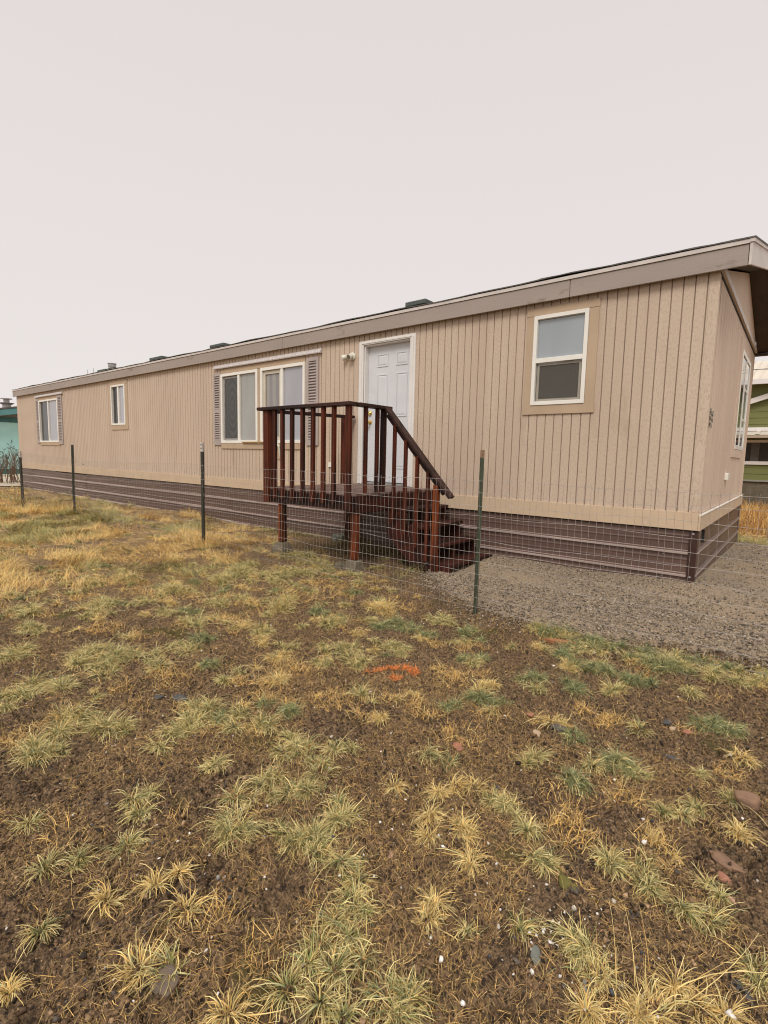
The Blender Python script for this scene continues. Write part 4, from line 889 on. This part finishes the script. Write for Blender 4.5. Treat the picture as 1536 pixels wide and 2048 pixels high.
def gravel(n, x0, x1, y0, y1, s0, s1):
    x = rng.uniform(x0,x1,n); y = rng.uniform(y0,y1,n); d = gravel_d(x,y); dens = np.where(d < .0, .5*smooth(-.40,.05,d), 1)*np.where(d>.7,.75,1)
    k = (rng.random(n) < dens) & ~((x < X0+.03) & (y > Y0-.0)); k &= ~((fbm(x,y,1.3,3,33) > .56) & (d > .35) & (rng.random(n) < .7)); x = x[k]; y = y[k]; n = len(x)
    c = np.array([(.31,.24,.168),(.20,.157,.11),(.39,.325,.24),(.09,.073,.057),(.33,.245,.158)])[rng.choice(5,n,p=[.32,.26,.16,.14,.12])]*rng.uniform(.75,1.25,n)[:,None]
    return stones(x, y, rng.uniform(s0,s1,n), rng.uniform(.5,.95,n), c, sink=.25, cube=True, zo=.014*(gravel_d(x,y) > 0))
V, Q, C = merge([gravel(32000,-3.5,1.2,3.8,5.0,.010,.026), gravel(26000,-3.4,1.4,4.6,6.4,.010,.024), gravel(14000,-.8,2.2,6.0,11,.012,.028)])
tag(npmesh('gravel_stones', V, Q, M['stone'], C), 'loose grey-brown crushed gravel around the near corner of the mobile home', 'gravel', kind='stuff')
# larger stones, each a thing
def rock(name, x, y, sx_, sy_, sz_, rot, col, col2, label, cat='stone', seed=0, tilt=0, group='larger stones lying on the soil'):
    import bmesh
    bm = bmesh.new(); bmesh.ops.create_icosphere(bm, subdivisions=3, radius=.5)
    for v in bm.verts:
        n_ = mnoise.noise(v.co*2.2+Vector((seed*3.1,seed,0)))*.38 + mnoise.noise(v.co*6+Vector((seed,0,seed)))*.10
        v.co *= 1+n_
        v.co.z = max(min(v.co.z, .34), -.4)
    me = bpy.data.meshes.new(name); bm.to_mesh(me); bm.free()
    me.materials.append(paint('stone_%d' % seed, col, col2, .8, 30, (1,1,1), None, 90, bst=.5, bdist=.004))
    for p_ in me.polygons: p_.use_smooth = True
    o = bpy.data.objects.new(name, me); COL.objects.link(o); o.scale = (sx_,sy_,sz_)
    o.location = (x, y, float(hgt(np.array([x]),np.array([y]))[0])+sz_*.16); o.rotation_euler = (tilt, tilt*.5, R(rot))
    return tag(o, label, cat, group)
SL = ((.045,.044,.044),(.080,.077,.074)); BR = ((.24,.135,.08),(.17,.10,.06)); RD = ((.36,.15,.09),(.28,.12,.075)); TN = ((.45,.33,.21),(.38,.27,.17))
rock('rock', -.05,2.48,.095,.075,.075,20,*BR,'rounded brown rock half buried near the right edge of the yard','rock',1,.2)
rock('flat_stone', -.09,2.09,.115,.06,.03,-20,*BR,'flat brown slab above a red stone at the right edge','stone',2)
rock('flat_stone', -.08,2.00,.06,.035,.025,-35,*RD,'brick-red flat stone just below the flat brown slab','stone',3)
rock('flat_stone', -.065,1.935,.075,.026,.022,-40,(.50,.30,.21),(.4,.24,.17),'narrow pinkish stone below the brick-red one','stone',4)
rock('flat_stone', -.005,1.56,.085,.045,.025,-55,*SL,'dark slate slab in the bottom right corner of the yard','stone',5,.15)
rock('mossy_stone', -.47,1.57,.075,.045,.035,-30,(.16,.135,.02),(.10,.09,.02),'oval stone covered with olive green moss','stone',6)
rock('flat_stone', -.46,1.285,.052,.028,.014,-60,(.17,.175,.14),(.12,.125,.10),'pale grey-green stone near the bottom of the picture','stone',7,.2)
rock('flat_stone', -.35,2.67,.075,.04,.025,0,*SL,'dark oval slate lying alone right of the middle tuft','stone',8)
rock('flat_stone', -.45,3.00,.06,.04,.03,20,*SL,'larger dark slate in the small cluster of stones on the right','stone',9)
rock('stone', -.40,2.97,.045,.035,.03,10,*TN,'tan stone in the small cluster of stones on the right','stone',10)
rock('stone', -.34,2.96,.045,.035,.022,60,*RD,'orange-brown stone at the end of the small cluster on the right','stone',11)
rock('stone', -.93,2.42,.05,.036,.032,-20,*TN,'pale tan pebble-like stone on cracked bare soil','stone',12)
rock('stone', -1.03,2.57,.042,.03,.025,0,*RD,'small brick-red stone above the pale tan one','stone',13)
rock('flat_stone', -.86,2.53,.085,.045,.03,25,(.12,.095,.08),(.08,.07,.06),'angular grey-brown slab beside the cracked bare soil','stone',14,.2)
rock('flat_stone', -1.17,2.05,.075,.05,.022,-30,*RD,'dull red flat stone in the centre of the near ground','stone',15)
rock('flat_stone', -2.62,1.42,.11,.06,.03,10,*SL,'black slate slab among grass tufts on the left','stone',16,.1)
rock('flat_stone', -2.72,1.34,.06,.05,.03,40,*SL,'smaller black slate chip left of the black slate slab','stone',17)
rock('flat_stone', -1.18,.58,.085,.06,.02,-15,(.16,.115,.08),(.12,.09,.07),'flat dull brown stone near the bottom left','stone',18)
rock('stone', -.995,1.30,.055,.022,.02,-50,(.34,.20,.14),(.28,.17,.12),'small oblong pinkish stone beside a crack in the soil','stone',19)
rock('stone', -1.71,2.28,.035,.02,.018,-40,(.62,.58,.52),(.5,.46,.42),'small white and grey stone below the orange painted grass','stone',20)
rock('flat_stone', -2.12,3.0,.08,.04,.025,-20,*SL,'grey slate chip above the orange painted grass','stone',21,.1)
rock('flat_stone', -.16,2.30,.075,.035,.02,-10,*SL,'dark rectangular slate below the rounded brown rock','stone',22)
o = MB().prism([(-1.43,3.77),(-1.36,3.82),(-1.27,3.85),(-1.18,3.84),(-1.13,3.80),(-1.22,3.79),(-1.30,3.78),(-1.38,3.75)], 'z', -.018, .006).build('bark_strip', paint('orange_bark',(.38,.16,.06),(.24,.10,.045),.8,30,(1,3,1),None,60,bst=.6)); tag(o, 'curled orange-brown strip of bark beside green tufts at the gravel edge', 'bark')
# ------------------------------------------------------------------ neighbours
gh = empty('green_house', (2,22,0), 'olive green lap-sided house with white trim and cream metal roof at the right edge', 'house')
lap = paint('green_lap_siding', (.175,.185,.055), (.155,.165,.05), .6, 2, bst=.1); whi = paint('white_house_trim', (.80,.77,.74), (.76,.73,.70), .5, 3, bst=.05)
wm = MB(); prof = []; z = .90
while z < 3.95:
    prof += [(19.985, z), (20.0, z+.19)]; z += .195
wm.strip(prof, 'x', -9, 9); wm.add([(9,20,.9),(9,29,.9),(9,29,3.95),(9,20,3.95)], [(0,1,2,3)]); wm.build('wall', lap, gh)
bl = MB(); bl.box(-9, 9, 20.03, 29, -.3, .9); bl = bl.build('block_base', M['conc'], gh)
jm = MB()
for r_ in range(5): jm.box(-9,9,20.024,20.031,.88-r_*.2,.892-r_*.2)
for r_ in range(5):
    for k in range(46): xx = -9+k*.4+(r_%2)*.2; jm.box(xx,xx+.012,20.023,20.031,.88-(r_+1)*.2+.012,.88-r_*.2)
jm.build('mortar_joint', paint('mortar',(.2,.19,.165),(.16,.15,.13),.9,9,bst=0), bl)
MB().box(-9.02,9.02,19.97,20.03,.85,.905).build('sill_plate', paint('grey_sill',(.3,.29,.25),(.25,.24,.2),.8,5,bst=0), gh)
rm = MB(); rp = [(19.55,3.93),(24.5,5.30),(29.5,3.93)]
xx = -9.5
while xx < 9.5:
    rm.strip([(a,b+.02) for a,b in rp], 'x', xx, xx+.2); rm.strip([(a,b+.045) for a,b in rp], 'x', xx+.205, xx+.225); xx += .23
rm.strip([(a,b) for a,b in rp], 'x', -9.5, 9.5)
rm.build('roof', paint('cream_metal_roof', (.66,.58,.47), (.60,.52,.42), .5, 2, bst=.05), gh)
MB().box(-9.5,9.5,19.5,19.56,3.84,3.985).build('gutter', whi, gh)
MB().bar((-1.55,19.86,3.30),(1.4,19.86,4.32),.10,.15).build('gable_trim', whi, gh); 
MB().box(-6,4,19.90,19.98,2.44,2.55).build('awning_band', whi, gh)
am = MB(); k = 0; xx = -6.0
while xx < 4: am.strip([(19.96,2.435+ (.02 if k%3==0 else 0)),(19.35,2.29+(.02 if k%3==0 else 0))], 'x', xx, xx+.11); xx += .115; k += 1
am.strip([(19.96,2.425),(19.35,2.28)], 'x', -6, 4); am.build('awning', paint('cream_awning_metal',(.66,.60,.50),(.6,.54,.45),.5,5,bst=0), gh)
MB().box(-6,4,19.33,19.37,2.20,2.275).build('awning_fascia', paint('tan_board',(.45,.36,.27),(.4,.32,.24),.6,5,bst=.1), gh)
win = MB(); win.box(-3.2,3.2,19.93,19.985,1.385,1.49).box(-3.2,3.2,19.93,19.985,2.08,2.16); win = win.build('window', whi, gh)
MB().box(-3.2,3.2,19.96,19.975,1.49,2.08).build('pane', M['pane_dark'], win)
MB().box(-1.27,-1.06,19.952,19.960,1.49,2.08).build('curtain', paint('grey_curtain',(.12,.105,.09),(.09,.08,.07),.8,9,bst=0), win)
th = empty('teal_house', (-38,9,0), 'pale teal mobile home with dark teal trim beyond the far left end', 'house')
tl = paint('pale_teal_siding', (.42,.72,.69), (.38,.67,.65), .65, 2, bst=.1); td = paint('dark_teal_trim', (.045,.16,.15), (.04,.13,.125), .6, 4, bst=.1); tm = paint('teal_fascia', (.12,.30,.31), (.10,.26,.27), .6, 4, bst=.1)
MB().prism([(6.4,.3),(11.6,.3),(11.6,3.0),(6.4,3.0)], 'x', -46,-32.8).build('wall', tl, th)
MB().box(-32.8,-32.76,6.38,11.62,2.76,3.02).build('band', td, th); MB().prism([(6.4,3.021),(11.6,3.021),(9,3.55)], 'x', -46, -32.8).build('gable', paint('grey_gable',(.30,.28,.25),(.25,.24,.22),.7,5,bst=.1), th)
MB().box(-46,-32.77,6.37,11.63,.02,.299).build('base_skirt', td, th)
for s in (1,-1):
    e = 6.2 if s == 1 else 11.8
    m = MB(); m.add([(xx, yy, zz_) for xx in (-32.3,-32.26) for yy, zz_ in ((e,2.72),(9,3.24),(9,3.54),(e,3.02))], [(0,1,2,3),(7,6,5,4),(0,4,5,1),(1,5,6,2),(2,6,7,3),(3,7,4,0)]); m.build('rake_board', tm, th)
    m = MB(); m.add([(xx, yy, zz_) for xx in (-46.3,-32.24) for yy, zz_ in ((e,3.03),(9,3.56),(9,3.64),(e,3.10))], [(0,1,2,3),(7,6,5,4),(0,4,5,1),(1,5,6,2),(2,6,7,3),(3,7,4,0)]); m.build('roof', M['shingle'], th)
v = MB(); cx, cy = -33.2, 8.62; v.tube([(cx,cy,3.4),(cx,cy,3.72)], .20, 12).tube([(cx,cy,3.72),(cx,cy,3.80)], [.24,.36], 12).tube([(cx,cy,3.80),(cx,cy,4.0)], .14, 12).tube([(cx,cy,4.0),(cx,cy,4.04)], .27, 12)
v.build('chimney', M['galv'], th)
# pale gravel lane beside the far end
m = MB(); pts = [(-22.35,5.6),(-24,4.8),(-28,4.2),(-34,4.0),(-60,4),(-60,6.3),(-32.7,6.3),(-32.7,12),(-22.35,12)]
lx = np.linspace(-60,-22.35,60); ly = np.linspace(4.0,12,24); LX, LY = np.meshgrid(lx, ly); ed = 4.6+.16*np.abs(LX+24)*0+ .35*np.sin(LX*1.3)
LZ = hgt(LX, LY)+np.where(LY > ed, .03, -.06); li = (np.arange(23)[:,None]*60+np.arange(59)[None,:]).ravel()
tag(npmesh('gravel_lane', np.stack([LX.ravel(),LY.ravel(),LZ.ravel()],1), np.stack([li,li+1,li+61,li+60],1), paint('pale_gravel', (.52,.45,.34), (.40,.33,.24), .9, 3, (.4,2.5,1), ((.24,.17,.10), 2, .52, .6, (.4,3,1)), 60, bst=.5, bdist=.01)), kind='structure')
# shrub
sb = empty('bare_shrub', (-24.9,6.35,0), 'bare twiggy brown shrub with a few dark leaves at the far left corner', 'shrub')
lf = MB(); M['bark'] = paint('shrub_bark',(.20,.12,.075),(.13,.08,.05),.9,9,bst=0)
def grow(p, d, L, r_, lv):
    pts = [p]; 
    for k in range(4):
        d = (d+Vector((random.gauss(0,.10),random.gauss(0,.10),random.gauss(0.02,.08)))).normalized(); pts.append(pts[-1]+d*L/4)
    tw.tube(pts, [r_*(1-.12*k) for k in range(5)], 4, False)
    if lv == 0:
        if pts[-1].z > .95 and random.random() < .5:
            for q in range(3):
                c_ = pts[-1]+Vector((random.gauss(0,.03),random.gauss(0,.03),random.gauss(0,.03))); u = Vector((random.gauss(0,1),random.gauss(0,1),random.gauss(0,1))).normalized(); w_ = u.cross(d).normalized()
                lf.add([c_-u*.045, c_+w_*.018, c_+u*.045, c_-w_*.018], [(0,1,2,3)])
        return
    for k in range(random.choice((2,3))):
        q = pts[random.choice((2,3,4))]; a = random.uniform(0,6.28)
        grow(q, (d+Vector((math.cos(a),math.sin(a),.25))*.55).normalized(), L*.62, r_*.6, lv-1)
for k in range(44):
    a = random.uniform(0,6.28); s = random.uniform(0,.35)
    tw = MB(); grow(Vector((-24.9+random.gauss(0,.45),6.2+random.gauss(0,.35),-.05)), Vector((math.cos(a)*s,math.sin(a)*s,1)).normalized(), random.uniform(.55,.95), .016, 2); tw.build('branch', M['bark'], sb)
lf.build('leaves', paint('dark_leaf',(.05,.055,.04),(.035,.04,.03),.7,9,bst=0), sb)
# overhead cables
for k, (za, zb, lb) in enumerate(((4.30,4.42,'thin dark overhead cable crossing above the green house roof, upper one'),(4.62,3.9,'thin dark overhead cable sagging in front of the green house roof, lower one'))):
    o = MB().tube([(-7+t*1.8, 19.0, za+(zb-za)*t/8 + (4*.15*((t/8)**2-t/8))) for t in range(9)], .006, 5).build('overhead_cable', M['dark']); tag(o, lb, 'cable')
# ------------------------------------------------------------------ light, sky, camera
w = bpy.data.worlds.new('World'); S.world = w; w.use_nodes = True; nt = w.node_tree; bg = nt.nodes['Background']
tc = nt.nodes.new('ShaderNodeTexCoord'); sp = nt.nodes.new('ShaderNodeSeparateXYZ'); nt.links.new(tc.outputs['Generated'], sp.inputs[0])
rp_ = nt.nodes.new('ShaderNodeValToRGB'); e = rp_.color_ramp.elements
for _ in range(3): e.new(.5)
for i, (p_, c_) in enumerate(((0,(.52,.49,.47)),(.50,(.668,.627,.610)),(.83,(.592,.550,.543)),(.90,(.76,.73,.72)),(1.0,(1.55,1.50,1.47)))):
    e[i].position = p_; e[i].color = (*c_, 1)
mr = nt.nodes.new('ShaderNodeMapRange'); mr.inputs[1].default_value = -1; nt.links.new(sp.outputs[2], mr.inputs[0])
nt.links.new(mr.outputs[0], rp_.inputs[0]); nt.links.new(rp_.outputs[0], bg.inputs['Color']); bg.inputs['Strength'].default_value = SKY
sun = bpy.data.lights.new('sun', 'SUN'); sun.energy = 1.5; sun.angle = R(22); sun.color = (1,.95,.88)
so = bpy.data.objects.new('sun', sun); COL.objects.link(so); so.rotation_euler = Vector((.25,-.62,.75)).to_track_quat('Z','Y').to_euler()
cam = bpy.data.cameras.new('camera'); cam.sensor_fit = 'VERTICAL'; cam.sensor_height = 36; cam.lens = 1016.87/2048*36; cam.clip_end = 1500; cam.clip_start = .05
co = bpy.data.objects.new('camera', cam); COL.objects.link(co)
f_ = Vector((-.62720298,.77131898,-.10809005)); r_ = Vector((.77419473,.63257677,.02166001)); u_ = Vector((-.08508203,.07009752,.99390512))
co.matrix_world = Matrix(((r_.x,u_.x,-f_.x,0),(r_.y,u_.y,-f_.y,0),(r_.z,u_.z,-f_.z,1.38),(0,0,0,1)))
S.camera = co
S.cycles.pixel_filter_type = 'BLACKMAN_HARRIS'; S.cycles.filter_width = 1.1
S.view_settings.view_transform = 'Standard'; S.view_settings.look = 'None'; S.view_settings.exposure = EXPO; S.view_settings.gamma = 1
S.render.resolution_x = 768; S.render.resolution_y = 1024
